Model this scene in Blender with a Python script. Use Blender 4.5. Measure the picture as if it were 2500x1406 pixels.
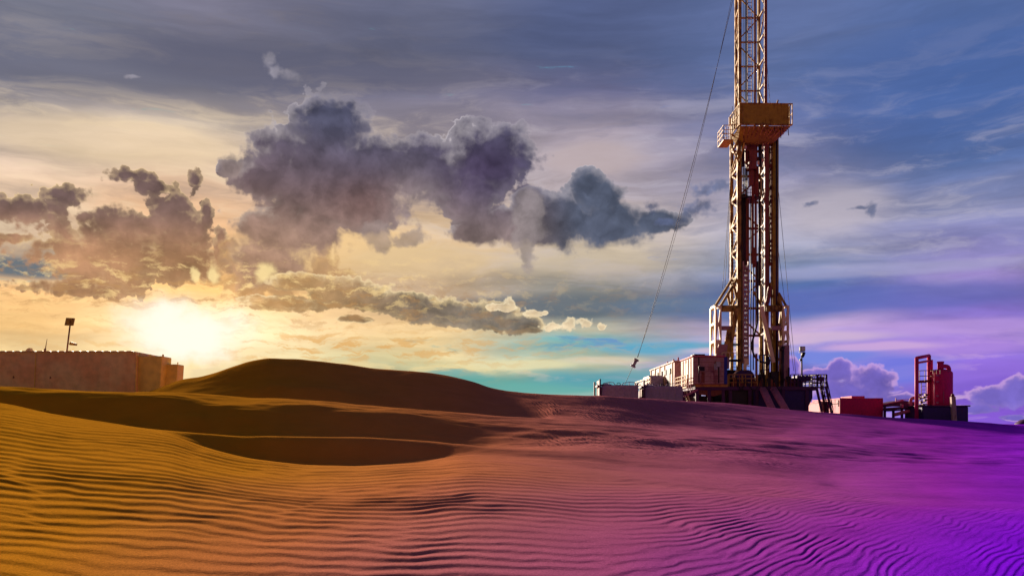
import bpy, bmesh, math, random
import numpy as np
from mathutils import Vector, Matrix

sc = bpy.context.scene
for o in list(bpy.data.objects):
    bpy.data.objects.remove(o)

# ------------------------------------------------------------------ camera
F, YH, CZ = 2165.0, 1035.0, 1.6        # focal length, horizon row, eye height
cam = bpy.data.cameras.new('camera')
cam_ob = bpy.data.objects.new('camera', cam)
sc.collection.objects.link(cam_ob)
cam.sensor_width = 36.0
cam.lens = F / 2500 * 36
cam.shift_y = (YH - 703) / 2500
cam.clip_start = 0.05
cam.clip_end = 20000
cam_ob.location = (0, 0, CZ)
cam_ob.rotation_euler = (math.radians(90), 0, 0)
sc.camera = cam_ob

# ------------------------------------------------------------------ exposure
EXPO = 1.0
GAIN = 2 ** EXPO
sc.view_settings.view_transform = 'Standard'
sc.view_settings.look = 'None'
sc.view_settings.gamma = 1
sc.view_settings.use_curve_mapping = False
sc.view_settings.exposure = EXPO

SUN_AZ, SUN_EL = math.radians(-24), math.radians(12.5)   # azimuth from +Y, towards -X

sc.render.engine = 'CYCLES'
sc.cycles.use_adaptive_sampling = True
sc.cycles.adaptive_threshold = .012
sc.cycles.adaptive_min_samples = 20
sc.cycles.max_bounces = 4
sc.cycles.diffuse_bounces = 2
sc.cycles.glossy_bounces = 2

# ------------------------------------------------------------------ node expressions
class N:
    """tiny helper: write node maths as python expressions"""
    tree = None
    def __init__(s, sock): s.s = sock
    @staticmethod
    def new(t, **kw):
        n = N.tree.nodes.new(t)
        for k, v in kw.items(): setattr(n, k, v)
        return n
    @staticmethod
    def put(sock, v):
        if isinstance(v, N): N.tree.links.new(v.s, sock)
        else: sock.default_value = v
    @staticmethod
    def m(op, *a, clamp=False):
        n = N.new('ShaderNodeMath', operation=op, use_clamp=clamp)
        for i, v in enumerate(a): N.put(n.inputs[i], v)
        return N(n.outputs[0])
    @staticmethod
    def v(op, *a, out=0):
        n = N.new('ShaderNodeVectorMath', operation=op)
        for i, x in enumerate(a):
            k = 3 if (op == 'SCALE' and i == 1) else i
            N.put(n.inputs[k], x)
        return N(n.outputs[out])
    def __add__(s, o): return N.m('ADD', s, o)
    __radd__ = __add__
    def __sub__(s, o): return N.m('SUBTRACT', s, o)
    def __rsub__(s, o): return N.m('SUBTRACT', o, s)
    def __mul__(s, o): return N.m('MULTIPLY', s, o)
    __rmul__ = __mul__
    def __truediv__(s, o): return N.m('DIVIDE', s, o)

def vmax(a, b): return N.m('MAXIMUM', a, b)
def vmin(a, b): return N.m('MINIMUM', a, b)
def sstep(x, a, b, lo=0.0, hi=1.0):
    n = N.new('ShaderNodeMapRange', interpolation_type='SMOOTHSTEP')
    N.put(n.inputs[0], x)
    for i, v in zip((1, 2, 3, 4), (a, b, lo, hi)): N.put(n.inputs[i], v)
    return N(n.outputs[0])
def lstep(x, a, b, lo=0.0, hi=1.0):
    n = N.new('ShaderNodeMapRange', interpolation_type='LINEAR')
    N.put(n.inputs[0], x)
    for i, v in zip((1, 2, 3, 4), (a, b, lo, hi)): N.put(n.inputs[i], v)
    return N(n.outputs[0])
def comb(x, y, z=0.0):
    n = N.new('ShaderNodeCombineXYZ')
    for i, v in enumerate((x, y, z)): N.put(n.inputs[i], v)
    return N(n.outputs[0])
def sep(v):
    n = N.new('ShaderNodeSeparateXYZ'); N.put(n.inputs[0], v)
    return [N(o) for o in n.outputs]
def noise(vec, scale, detail=4, rough=0.5, dist=0.0, col=False, lac=2.0):
    n = N.new('ShaderNodeTexNoise')
    N.put(n.inputs['Vector'], vec)
    n.inputs['Scale'].default_value = scale
    n.inputs['Detail'].default_value = detail
    n.inputs['Roughness'].default_value = rough
    n.inputs['Lacunarity'].default_value = lac
    n.inputs['Distortion'].default_value = dist
    return N(n.outputs[1 if col else 0])
def voro(vec, scale, detail=0, rough=0.5, feature='F1'):
    n = N.new('ShaderNodeTexVoronoi', feature=feature)
    N.put(n.inputs['Vector'], vec)
    n.inputs['Scale'].default_value = scale
    if 'Detail' in n.inputs and feature != 'DISTANCE_TO_EDGE':
        n.inputs['Detail'].default_value = detail
        n.inputs['Roughness'].default_value = rough
    return N(n.outputs[0])
def mix(f, a, b, mode='MIX'):
    n = N.new('ShaderNodeMix', data_type='RGBA', blend_type=mode, clamp_factor=True)
    N.put(n.inputs[0], f); N.put(n.inputs[6], a); N.put(n.inputs[7], b)
    return N(n.outputs[2])
def lin(c):
    return tuple(((x / 255) / 12.92 if x / 255 <= .04045 else (((x / 255) + .055) / 1.055) ** 2.4) for x in c)
def rgb(c, k=1.0):
    return tuple(x * k for x in lin(c)) + (1.0,)
def ramp(x, stops, interp='LINEAR', k=1.0, raw=False):
    n = N.new('ShaderNodeValToRGB')
    cr = n.color_ramp; cr.interpolation = interp
    stops = sorted(stops, key=lambda s: s[0])
    e = cr.elements
    e[0].position, e[-1].position = stops[0][0], stops[-1][0]
    for p, c in stops[1:-1]: e.new(p)
    for el, (p, c) in zip(e, stops):
        el.color = (tuple(c) + (1,)) if raw else rgb(c, k)
    N.put(n.inputs[0], x)
    return N(n.outputs[0])
# ------------------------------------------------------------------ sky (by direction only)
world = bpy.data.worlds.new('World'); sc.world = world
world.use_nodes = True
world.cycles.sampling_method = 'MANUAL'; world.cycles.sample_map_resolution = 512
N.tree = world.node_tree
for n in list(N.tree.nodes): N.tree.nodes.remove(n)
SK = 1.0 / GAIN                         # photograph colours back to scene radiance
def pa(X): return math.atan((X - 1250) / F) * F / 1000
def pv(X, Y): return (YH - Y) / 1000 * math.cos(math.atan((X - 1250) / F))
tc = N.new('ShaderNodeTexCoord')
dx, dy, dz = sep(N(tc.outputs['Generated']))
az = N.m('ARCTAN2', dx, dy)
hyp = N.m('SQRT', dx * dx + dy * dy)
A = az * (F / 1000)
V = dz / vmax(hyp, 0.02)
V = V * (F / 1000)
P = comb(A, V, 0.0)
# two warps: a soft one for the layered cloud, a fine one for the cumulus
w1 = N.v('SUBTRACT', noise(N.v('MULTIPLY', P, (1.5, 5.0, 1)), 1.0, 4, .55, col=True), (.5, .5, .5))
w2 = N.v('SUBTRACT', noise(P, 7.0, 5, .6, col=True), (.5, .5, .5))
w1a, w1v, _ = sep(w1)
# layered backdrop: one vertical ramp of colours for each of several bearings
Vs = V + w1v * 0.17
As = A + w1a * 0.35
def col(X, stops):
    st = [(min(max(pv(X, y) / 2.2 + 0.05, 0), 1), c) for y, c in stops]
    return ramp(Vs * (1 / 2.2) + 0.05, st, k=SK)
cols = [
 (-700, [(1040,(205,170,115)),(850,(225,185,120)),(700,(190,160,125)),(500,(150,140,135)),(300,(125,122,135)),(0,(100,104,124)),(-700,(70,76,100))]),
 (60, [(1040,(240,205,130)),(855,(244,212,156)),(790,(248,200,132)),(720,(240,188,128)),(650,(186,164,140)),(560,(208,178,150)),(440,(238,206,176)),(350,(206,184,168)),(250,(156,148,150)),(140,(112,112,130)),(0,(122,124,142)),(-600,(80,86,110))]),
 (470, [(1040,(250,225,160)),(860,(250,230,184)),(790,(252,226,180)),(720,(248,194,120)),(600,(232,174,116)),(480,(236,192,154)),(400,(242,212,186)),(300,(196,180,166)),(200,(120,116,128)),(100,(104,104,122)),(0,(124,122,142)),(-600,(80,86,110))]),
 (1000,[(1040,(150,180,150)),(930,(160,180,155)),(890,(222,212,162)),(850,(248,216,160)),(780,(240,200,148)),(700,(196,168,138)),(600,(234,198,154)),(480,(190,166,150)),(340,(152,142,150)),(250,(124,120,140)),(140,(92,95,118)),(0,(104,108,134)),(-600,(74,82,112))]),
 (1430,[(1040,(160,190,175)),(965,(150,190,180)),(920,(88,158,162)),(885,(190,196,168)),(845,(105,182,190)),(812,(186,182,158)),(760,(104,116,124)),(690,(150,146,138)),(600,(206,188,162)),(450,(178,164,168)),(350,(166,154,166)),(250,(104,104,136)),(140,(82,92,128)),(0,(86,98,138)),(-600,(64,78,118))]),
 (1880,[(1040,(160,160,220)),(960,(150,150,218)),(900,(128,134,214)),(860,(150,146,212)),(825,(196,168,204)),(770,(104,122,186)),(700,(92,118,178)),(640,(132,144,176)),(550,(172,168,186)),(450,(156,152,180)),(350,(112,118,160)),(200,(94,112,160)),(0,(94,110,156)),(-600,(60,78,130))]),
 (2400,[(1040,(136,92,214)),(960,(132,96,214)),(900,(140,110,214)),(830,(152,122,214)),(750,(130,112,194)),(660,(150,132,194)),(570,(134,132,184)),(480,(138,142,182)),(380,(92,114,166)),(200,(78,106,164)),(0,(88,110,162)),(-600,(54,72,128))]),
 (3400,[(1040,(96,52,178)),(800,(98,70,165)),(600,(84,86,150)),(200,(52,70,130)),(-600,(46,60,108))]),
]
bg = None; px_prev = None
for X, st in cols:
    c = col(X, st)
    if bg is None: bg = c
    else: bg = mix(sstep(As, pa(px_prev), pa(X)), bg, c)
    px_prev = X
# behind the viewer: a dim dusk sky
back = col(1250, [(1040,(140,100,72)),(800,(128,98,82)),(300,(94,84,90)),(-700,(58,62,86))])
bg = mix(sstep(N.m('ABSOLUTE', A), 2.3, 4.3), bg, back)
# a real clear-sky share in the open upper sky
ns = N.new('ShaderNodeTexSky', sky_type='NISHITA', sun_disc=False, sun_elevation=SUN_EL, sun_rotation=SUN_AZ)
clear = N.v('SCALE', N(ns.outputs[0]), 0.02)
bg = mix(sstep(V, 1.1, 2.4, 0, .25), bg, clear)
# streaks of stratus / cirrus
s1 = noise(N.v('ADD', N.v('MULTIPLY', P, (1.1, 7.5, 1)), N.v('SCALE', w1, .8)), 1.6, 6, .58)
s2 = noise(N.v('ADD', N.v('MULTIPLY', P, (3.0, 22.0, 1)), N.v('SCALE', w1, 2.5)), 1.3, 6, .6)
amp_s = sstep(V, .55, .9, .21, .09)
shade = (sstep(s1, .32, .68, -1, 1) * amp_s + 1.0) * lstep(s2, .3, .7, .93, 1.07)
bg = N.v('SCALE', bg, shade)
s3 = noise(N.v('ADD', N.v('MULTIPLY', P, (2.0, 9.0, 1)), N.v('SCALE', w1, 1.6)), 1.7, 7, .64)
veil = sstep(s3, .47, .70) * sstep(V, .25, .42) * sstep(V, .95, .6)
bg = mix(veil * .5, bg, mix(sstep(A, pa(700), pa(1500)), rgb((250, 226, 190), SK), rgb((196, 190, 206), SK)))
dk = sstep(s3, .50, .30) * sstep(V, .25, .42)
bg = mix(dk * .30, bg, mix(sstep(A, pa(600), pa(1700)), rgb((128, 120, 124), SK), rgb((80, 98, 140), SK)))
def gauss(X, Y, rx, ry, Pq=P):
    q = N.v('MULTIPLY', N.v('SUBTRACT', Pq, (pa(X), pv(X, Y), 0)), (1000 / rx, 1000 / ry, 0))
    return N.m('EXPONENT', N.v('DOT_PRODUCT', q, q, out=1) * -1.0)
Pw1 = N.v('ADD', P, N.v('MULTIPLY', w1, (.12, .05, 0)))
low = sstep(V, .06, .26, 1, 0)
# bright broken cirrus close to the horizon
cir = sstep(s2, .5, .62) * low
warm = sstep(A, pa(1150), pa(1650))
bg = mix(cir * .75, bg, mix(warm, rgb((255, 226, 160), SK * 1.0), rgb((208, 172, 216), SK)))
# teal openings
gap = sstep(s2 + gauss(1400, 850, 420, 26, Pw1) * .22 + gauss(1150, 925, 230, 26, Pw1) * .22, .66, .78)
bg = mix(gap * .8, bg, mix(warm, rgb((92, 168, 170), SK), rgb((104, 140, 205), SK)))
# blue openings at the left and dark layers
for (X, Y, rx, ry, c, a) in [(70, 655, 150, 26, (100, 112, 122), 1.0), (60, 150, 500, 60, (108, 110, 128), .6), (700, 170, 420, 60, (92, 94, 116), .6),
                             (1330, 745, 330, 28, (102, 112, 122), .75), (2150, 730, 420, 34, (84, 98, 176), .6), (1650, 745, 160, 26, (100, 122, 150), .6),
                             (2050, 500, 130, 60, (196, 186, 196), .6), (1450, 390, 120, 40, (190, 172, 172), .6), (2100, 660, 330, 18, (172, 170, 205), .5),
                             (1950, 830, 200, 12, (215, 186, 212), .7), (2280, 850, 200, 22, (180, 140, 222), .6), (1280, 890, 140, 12, (232, 222, 176), .8), (1480, 880, 110, 10, (225, 212, 186), .7),
                             (300, 350, 320, 60, (242, 214, 172), .55), (820, 610, 240, 60, (242, 204, 146), .7), (1040, 640, 200, 40, (220, 192, 150), .6), (1430, 640, 200, 40, (208, 190, 166), .5),
                             (2290, 200, 300, 160, (72, 100, 162), .5),
  (1080, 932, 230, 22, (98, 168, 160), .85), (1330, 945, 180, 18, (104, 176, 168), .8), (1640, 852, 170, 15, (92, 168, 200), .85), (1540, 925, 240, 26, (92, 160, 176), .7),
  (1770, 885, 110, 26, (110, 146, 218), .8), (2010, 872, 150, 20, (108, 132, 222), .85), (2190, 905, 110, 34, (112, 120, 222), .85), (2140, 850, 120, 10, (206, 170, 218), .8), (1800, 858, 140, 9, (214, 190, 212), .8), (2400, 905, 120, 26, (150, 112, 222), .6), (2350, 800, 200, 20, (196, 160, 222), .5)]:
    g = gauss(X, Y, rx, ry, Pw1)
    bg = mix(sstep(g * lstep(s1, .25, .75, .7, 1.3), .12, .75) * a, bg, rgb(c, SK))
# ---- cumulus
Pw = N.v('ADD', P, N.v('SCALE', w2, .075))
pf = voro(Pw, 20.0, 2, .5)                       # cauliflower puffs
nf = noise(Pw, 11.0, 7, .58)
nf2 = noise(N.v('ADD', Pw, (-.014, .026, 0)), 11.0, 4, .58)
nL = noise(Pw, 5.0, 4, .55); nL2 = noise(N.v('ADD', Pw, (-.02, .05, 0)), 5.0, 3, .55)
soft = lstep(noise(P, 4.5, 2, .5), .42, .64, .11, .60)
sz = nf * .85 - pf * .40 + .045                           # edge detail, about -0.05..0.45
def blobs(bl, Pq=Pw):
    d = None
    for (X, Y, rx, ry) in bl:
        q = N.v('MULTIPLY', N.v('SUBTRACT', Pq, (pa(X), pv(X, Y), 0)), (1000 / rx, 1000 / ry, 0))
        l = N.v('LENGTH', q, out=1)
        b = 1.0 - l
        d = b if d is None else N.m('SMOOTH_MAX', d, b, .25)
    return d
emb = lstep(nf - nf2, -.14, .14, .80, 1.26) * lstep(nL - nL2, -.16, .16, .66, 1.42)
glow = gauss(470, 800, 520, 330)
glow2 = gauss(430, 700, 330, 190)
nfine = noise(N.v('ADD', P, N.v('SCALE', w2, .03)), 34.0, 5, .6)
pfine = voro(P, 52.0, 1, .5)
szf = nfine * .62 - pfine * .34 + .05
def cumulus(bg, bl, body, rimc, edge=.18, amp=1.0, op=1.0, rims=.8, em=1.0, bodyw=None, bias=.16, up=(0, .022), warmth=.7, thin=.2, fine=0.0):
    nz = (sz - .165) * (1.5 * amp * (1 - fine)) + bias
    if fine: nz = nz + (szf - .165) * (1.6 * amp * fine)
    Pq = N.v('ADD', P, N.v('SCALE', w2, .030)) if fine else Pw
    d = blobs(bl, Pq) * 1.25 + nz
    du = blobs(bl, N.v('ADD', Pq, (up[0], up[1], 0))) * 1.25 + nz     # how the cloud thins towards the light
    al = sstep(d, .0, edge)
    topn = sstep(d - du, -.02, .16)
    rim = sstep(d, .02, thin, 1, 0) * topn
    halo_ = sstep(d, .05, .75, 1, 0) * (topn * .35 + .12)
    body = mix(glow * warmth, body, bodyw or rgb((176, 128, 84), SK))
    e = emb * .92 if em >= 1 else (emb * em + (1 - em))
    c = N.v('SCALE', body, e)
    c = mix(halo_ * rims, c, rimc)
    c = mix(rim * rims, c, rimc)
    return mix(al * op, bg, c)
big = [(800,310,100,84),(770,400,150,95),(650,440,90,46),(890,410,130,95),(830,490,180,88),(710,560,150,84),(650,640,110,70),
       (1020,405,120,80),(1195,385,125,90),(1140,480,100,66),(1230,545,120,50),(1160,560,80,36),(1380,535,110,80),(1436,462,48,52),(1480,480,50,44),
       (1500,545,120,58),(1590,540,80,34),(560,410,30,20),(1330,560,90,46),(1290,500,50,50)]
Pc = P
bodyA = mix(sstep(V, pv(900, 620), pv(900, 400)), rgb((134, 118, 118), SK), rgb((82, 80, 104), SK))
bodyA = mix(sstep(A, pa(1250), pa(1420)), bodyA, rgb((80, 88, 108), SK))
bodyA = mix(gauss(1190, 410, 120, 80), bodyA, rgb((70, 62, 92), SK))
bodyA = mix(gauss(800, 290, 130, 90), bodyA, rgb((72, 78, 104), SK))
bodyA = mix(gauss(700, 410, 130, 60) * .7, bodyA, rgb((76, 76, 98), SK))
bodyA = mix(gauss(930, 500, 130, 60) * .7, bodyA, rgb((112, 86, 90), SK))
bodyA = mix(gauss(1010, 520, 70, 90) * .6, bodyA, rgb((150, 140, 144), SK))
rimA = mix(glow, rgb((204, 196, 204), SK), rgb((250, 220, 174), SK))
bg = cumulus(bg, [(300,620,220,85),(440,560,80,60),(415,505,55,40),(345,555,120,44),(270,540,70,40),(325,428,62,20),(375,455,52,24),(478,440,22,32),(505,520,18,48),(540,590,22,50),(150,600,90,26),(50,508,110,32),(160,480,60,30),(470,640,110,50),(190,705,120,24),(30,580,60,14)],
             mix(sstep(V, .36, .50), rgb((160, 118, 92), SK), rgb((100, 84, 92), SK)), rgb((250, 216, 164), SK), op=.97, edge=soft, amp=2.0, warmth=.38, bias=.22, fine=.5)
bg = cumulus(bg, [(650,700,140,44),(560,620,36,70),(590,690,80,50),(790,650,60,60)], rgb((160, 126, 94), SK), rgb((250, 210, 144), SK), edge=.5, op=.75, amp=2.0)
bg = cumulus(bg, big, bodyA, rimA, edge=vmax(soft * .9, sstep(V, pv(900, 520), pv(900, 600)) * .7), rims=.9, amp=1.15, thin=.17, bias=.24, fine=.25)
bg = cumulus(bg, [(1290,600,24,70),(562,402,30,30),(1285,540,44,80),(920,570,50,40),(1000,575,60,22)], rgb((146, 136, 138), SK), rgb((176, 164, 162), SK), op=.7, edge=.6, amp=1.3)
lb = [(740,690,90,26),(850,712,120,38),(960,738,120,32),(1070,762,120,38),(1180,768,100,36),(1265,792,90,26),(700,740,120,22),(870,780,60,10)]
bg = cumulus(bg, lb, mix(sstep(A, pa(700), pa(1050)), rgb((160, 128, 92), SK), rgb((114, 110, 104), SK)), rgb((252, 226, 176), SK), edge=.22, rims=.95, bodyw=rgb((190, 144, 90), SK), thin=.35, amp=1.3, warmth=.5, fine=.4)
bg = cumulus(bg, [(1242,738,16,18),(1234,752,30,10),(1300,764,36,11),(1345,796,26,13),(1385,790,26,19),(1430,788,22,20),(1468,797,13,10),(1200,752,30,10)],
             rgb((226, 204, 168), SK), rgb((255, 236, 196), SK), edge=.4, rims=.95, amp=2.0, thin=.8, em=.8, op=.9, fine=.8, up=(0, .014))
# small dark scraps
bg = cumulus(bg, [(1700,508,60,24),(1745,458,70,24),(1720,470,44,14),(2128,512,16,19),(2100,508,34,6),(1978,502,20,9),(1630,540,46,13),(1585,500,26,18)], rgb((96, 106, 140), SK), rgb((160, 158, 184), SK), edge=1.0, op=.8, amp=1.9, rims=.4, fine=.6)
bg = cumulus(bg, [(655,148,22,26),(668,178,16,18),(706,186,34,17),(318,190,26,6)], rgb((148, 144, 156), SK), rgb((176, 170, 172), SK), edge=.9, op=.6, amp=1.9, rims=.5, fine=.6)
# lilac cumulus low on the right
bg = cumulus(bg, [(2130,935,56,42),(2080,958,90,36),(2030,985,90,40),(2050,900,30,26),(2010,915,80,18),(2435,968,76,28),(2485,948,50,28),(2370,1000,60,12),(2475,1018,30,8),(1932,900,26,40),(2180,980,80,20)],
             rgb((118, 102, 192), SK), rgb((214, 170, 226), SK), edge=.3, rims=.95, em=.6, amp=1.2, bodyw=rgb((118, 102, 192), SK), thin=.5, fine=.45)
# glow of the sun through the cloud
# small broken altocumulus around the sun
ac = sstep(noise(N.v('MULTIPLY', Pw, (9, 20, 1)), 2.2, 5, .65), .5, .66)
band = gauss(520, 700, 620, 70, Pw1)
bg = mix(ac * band * .7, bg, rgb((255, 220, 150), SK * 1.08))
ac2 = sstep(noise(N.v('ADD', N.v('MULTIPLY', Pw, (8, 24, 1)), (3.3, 1.7, 0)), 1.8, 6, .66), .50, .62)
bg = mix(ac2 * gauss(560, 735, 680, 62, Pw1) * .75, bg, rgb((176, 132, 84), SK))
band2 = gauss(800, 850, 560, 45, Pw1)
bg = mix(sstep(noise(N.v('MULTIPLY', Pw, (7, 34, 1)), 2.0, 5, .6), .48, .62) * band2 * .8, bg, rgb((222, 168, 96), SK))
core = gauss(455, 806, 150, 84, N.v('ADD', P, N.v('SCALE', w2, .16)))
halo = gauss(460, 800, 330, 150)
bg = N.v('ADD', bg, N.v('SCALE', N.v('ADD', (0, 0, 0), (.17 * SK, .10 * SK, .045 * SK)), halo * 1.0))
bg = mix(sstep(core, .22, .86), bg, (1.15 * SK, 1.02 * SK, .86 * SK, 1))
for X, Y, r in [(515, 655, 15), (465, 660, 12), (650, 665, 20)]:
    bg = mix(sstep(gauss(X, Y, r, r * 1.5, N.v('ADD', P, N.v('SCALE', w2, .1))), .2, .8) * .8, bg, rgb((255, 226, 160), SK * 1.05))
# below the horizon the light of the sand comes back up
bg = mix(sstep(V, -.06, -.01, 1, 0), bg, rgb((110, 70, 60), SK))
bgn = N.new('ShaderNodeBackground'); N.put(bgn.inputs[0], bg); bgn.inputs[1].default_value = 1.0
wo = N.new('ShaderNodeOutputWorld'); N.tree.links.new(bgn.outputs[0], wo.inputs[0])

# ------------------------------------------------------------------ sun
sun = bpy.data.lights.new('sun', 'SUN'); sun.energy = 5.0; sun.angle = math.radians(3.5)   # its disc is spread by the cloud it stands in
sun.color = (1.0, .83, .64)
sun_ob = bpy.data.objects.new('sun', sun); sc.collection.objects.link(sun_ob)
sd = Vector((math.sin(SUN_AZ) * math.cos(SUN_EL), math.cos(SUN_AZ) * math.cos(SUN_EL), math.sin(SUN_EL)))
sun_ob.rotation_euler = sd.to_track_quat('Z', 'Y').to_euler()
# ------------------------------------------------------------------ helpers for surfaces
def mat(name):
    m = bpy.data.materials.new(name); m.use_nodes = True
    N.tree = m.node_tree
    b = m.node_tree.nodes['Principled BSDF']
    return m, b
def bump(h, dist=.01, strength=1.0, normal=None):
    n = N.new('ShaderNodeBump'); n.inputs['Strength'].default_value = strength
    n.inputs['Distance'].default_value = dist
    N.put(n.inputs['Height'], h)
    if normal is not None: N.put(n.inputs['Normal'], normal)
    return N(n.outputs[0])
def world_pos():
    g = N.new('ShaderNodeNewGeometry'); return N(g.outputs['Position'])
def obj_pos():
    g = N.new('ShaderNodeTexCoord'); return N(g.outputs['Object'])

def violet(x, y, z=None):
    """how far the ground and the plant have gone violet: a grading wash put into their colour, rising to the east"""
    return x / (y * .42 + 1.6)

# ------------------------------------------------------------------ terrain
def hashn(ix, iy, seed):
    h = (ix * 374761393 + iy * 668265263 + seed * 1442695041) & 0xffffffff
    h = ((h ^ (h >> 13)) * 1274126177) & 0xffffffff
    return ((h ^ (h >> 16)) & 0xffff) / 65535.0
def vnoise(x, y, seed=0):
    ix = np.floor(x).astype(np.int64); iy = np.floor(y).astype(np.int64)
    fx = x - ix; fy = y - iy
    fx = fx * fx * fx * (fx * (fx * 6 - 15) + 10); fy = fy * fy * fy * (fy * (fy * 6 - 15) + 10)
    a = hashn(ix, iy, seed); b = hashn(ix + 1, iy, seed); c = hashn(ix, iy + 1, seed); d = hashn(ix + 1, iy + 1, seed)
    return (a + (b - a) * fx) * (1 - fy) + (c + (d - c) * fx) * fy - .5
def fbm(x, y, seed=0, oct=4, g=.5):
    r = 0; a = 1.0
    for k in range(oct):
        r = r + a * vnoise(x * 2 ** k + 17.3 * k, y * 2 ** k - 9.1 * k, seed + k); a *= g
    return r
def pchip(xk, yk, x):
    xk = np.asarray(xk, float); yk = np.asarray(yk, float)
    h = np.diff(xk); dl = np.diff(yk) / h
    m = np.zeros_like(yk); m[0] = dl[0]; m[-1] = dl[-1]
    for i in range(1, len(xk) - 1):
        if dl[i - 1] * dl[i] > 0:
            w1_, w2_ = 2 * h[i] + h[i - 1], h[i] + 2 * h[i - 1]
            m[i] = (w1_ + w2_) / (w1_ / dl[i - 1] + w2_ / dl[i])
    x = np.clip(x, xk[0], xk[-1])
    k = np.clip(np.searchsorted(xk, x, 'right') - 1, 0, len(h) - 1)
    t = (x - xk[k]) / h[k]; hh = h[k]
    return ((1 + 2 * t) * (1 - t) ** 2 * yk[k] + t * (1 - t) ** 2 * hh * m[k] + t * t * (3 - 2 * t) * yk[k + 1] + t * t * (t - 1) * hh * m[k + 1])

cx = np.concatenate([np.linspace(-2200, -20, 130)[:-1], np.linspace(-20, 2520, 1160), np.linspace(2520, 4900, 140)[1:]])
rd = np.concatenate([np.geomspace(1.6, 2.5, 30)[:-1], np.geomspace(2.5, 12, 500)[:-1], np.geomspace(12, 60, 420)[:-1], np.geomspace(60, 9000, 60)])
def line(pts): return pchip([p[0] for p in pts], [p[1] for p in pts], cx)
def zof(Y, D): return CZ - (Y - YH) / F * D
# the dunes as lines along which the height is known: (bearing column, row) at a distance
def Q(pts_Y, pts_D):
    Y = line(pts_Y); D = line(pts_D) if isinstance(pts_D, list) else np.full_like(cx, pts_D)
    return D, zof(Y, D)
near = Q([(0, 1406), (2500, 1406)], [(0, 3.1), (1250, 3.4), (2500, 4.2)])
# lip of the foreground sheet
lip = Q([(-900, 960), (0, 1000), (100, 1016), (250, 1036), (350, 1047), (410, 1058), (500, 1090), (620, 1120), (760, 1137), (850, 1138), (930, 1134), (1050, 1128), (1130, 1122), (1250, 1128), (1500, 1150), (1800, 1180), (2300, 1212), (2500, 1220)],
        [(-900, 17), (0, 17.5), (350, 17), (410, 16.4), (620, 14.6), (850, 13.8), (1050, 13.8), (1250, 13.6), (1800, 12.6), (2500, 12)])
ridge = Q([(-900, 930), (0, 982), (100, 1003), (250, 1029), (350, 1043), (450, 1053), (600, 1062), (850, 1067), (1000, 1073), (1188, 1088), (1258, 1093), (1405, 1104), (1537, 1121), (1700, 1134), (1800, 1140), (2050, 1168), (2230, 1172), (2500, 1186)],
          [(-900, 21), (0, 20.5), (850, 19.5), (1250, 18.6), (1800, 17.4), (2500, 15.6)])
lee = line([(-900, 0), (340, 0), (410, .5), (500, .92), (700, 1), (1000, .9), (1250, .42), (1600, .30), (1790, .12), (1980, .02), (2060, .2), (2230, .2), (2400, .02), (4900, 0)])
crest2 = Q([(-900, 930), (0, 946), (100, 950), (200, 952.5), (370, 957), (560, 969), (700, 975), (900, 988), (1100, 1006), (1240, 1019), (1400, 1029), (1600, 1052), (1775, 1070), (1910, 1083), (2027, 1093), (2182, 1110), (2500, 1132), (4900, 1180)],
           [(-900, 31), (0, 31), (1250, 30), (1800, 28), (2500, 25)])
hill = Q([(-900, 985), (0, 985), (300, 975), (370, 954), (450, 924), (490, 917), (560, 896), (620, 879), (660, 873), (700, 875), (850, 892), (900, 898), (1000, 905), (1070, 912), (1150, 930), (1200, 945), (1270, 956), (1330, 960), (1460, 965), (1560, 972), (1670, 978), (1800, 985), (1900, 990), (2000, 997), (2100, 1003), (2150, 1007), (2300, 1015), (2400, 1022), (2500, 1030), (4900, 1033)],
         [(-900, 43), (400, 43), (1150, 44), (1480, 47), (1700, 57), (1950, 67), (2200, 70), (4900, 70)])
nC, nR = len(cx), len(rd)
Z = np.zeros((nC, nR))
base_z = 1.5
slope_dn = line([(0, 1), (4900, 1)])
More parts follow.
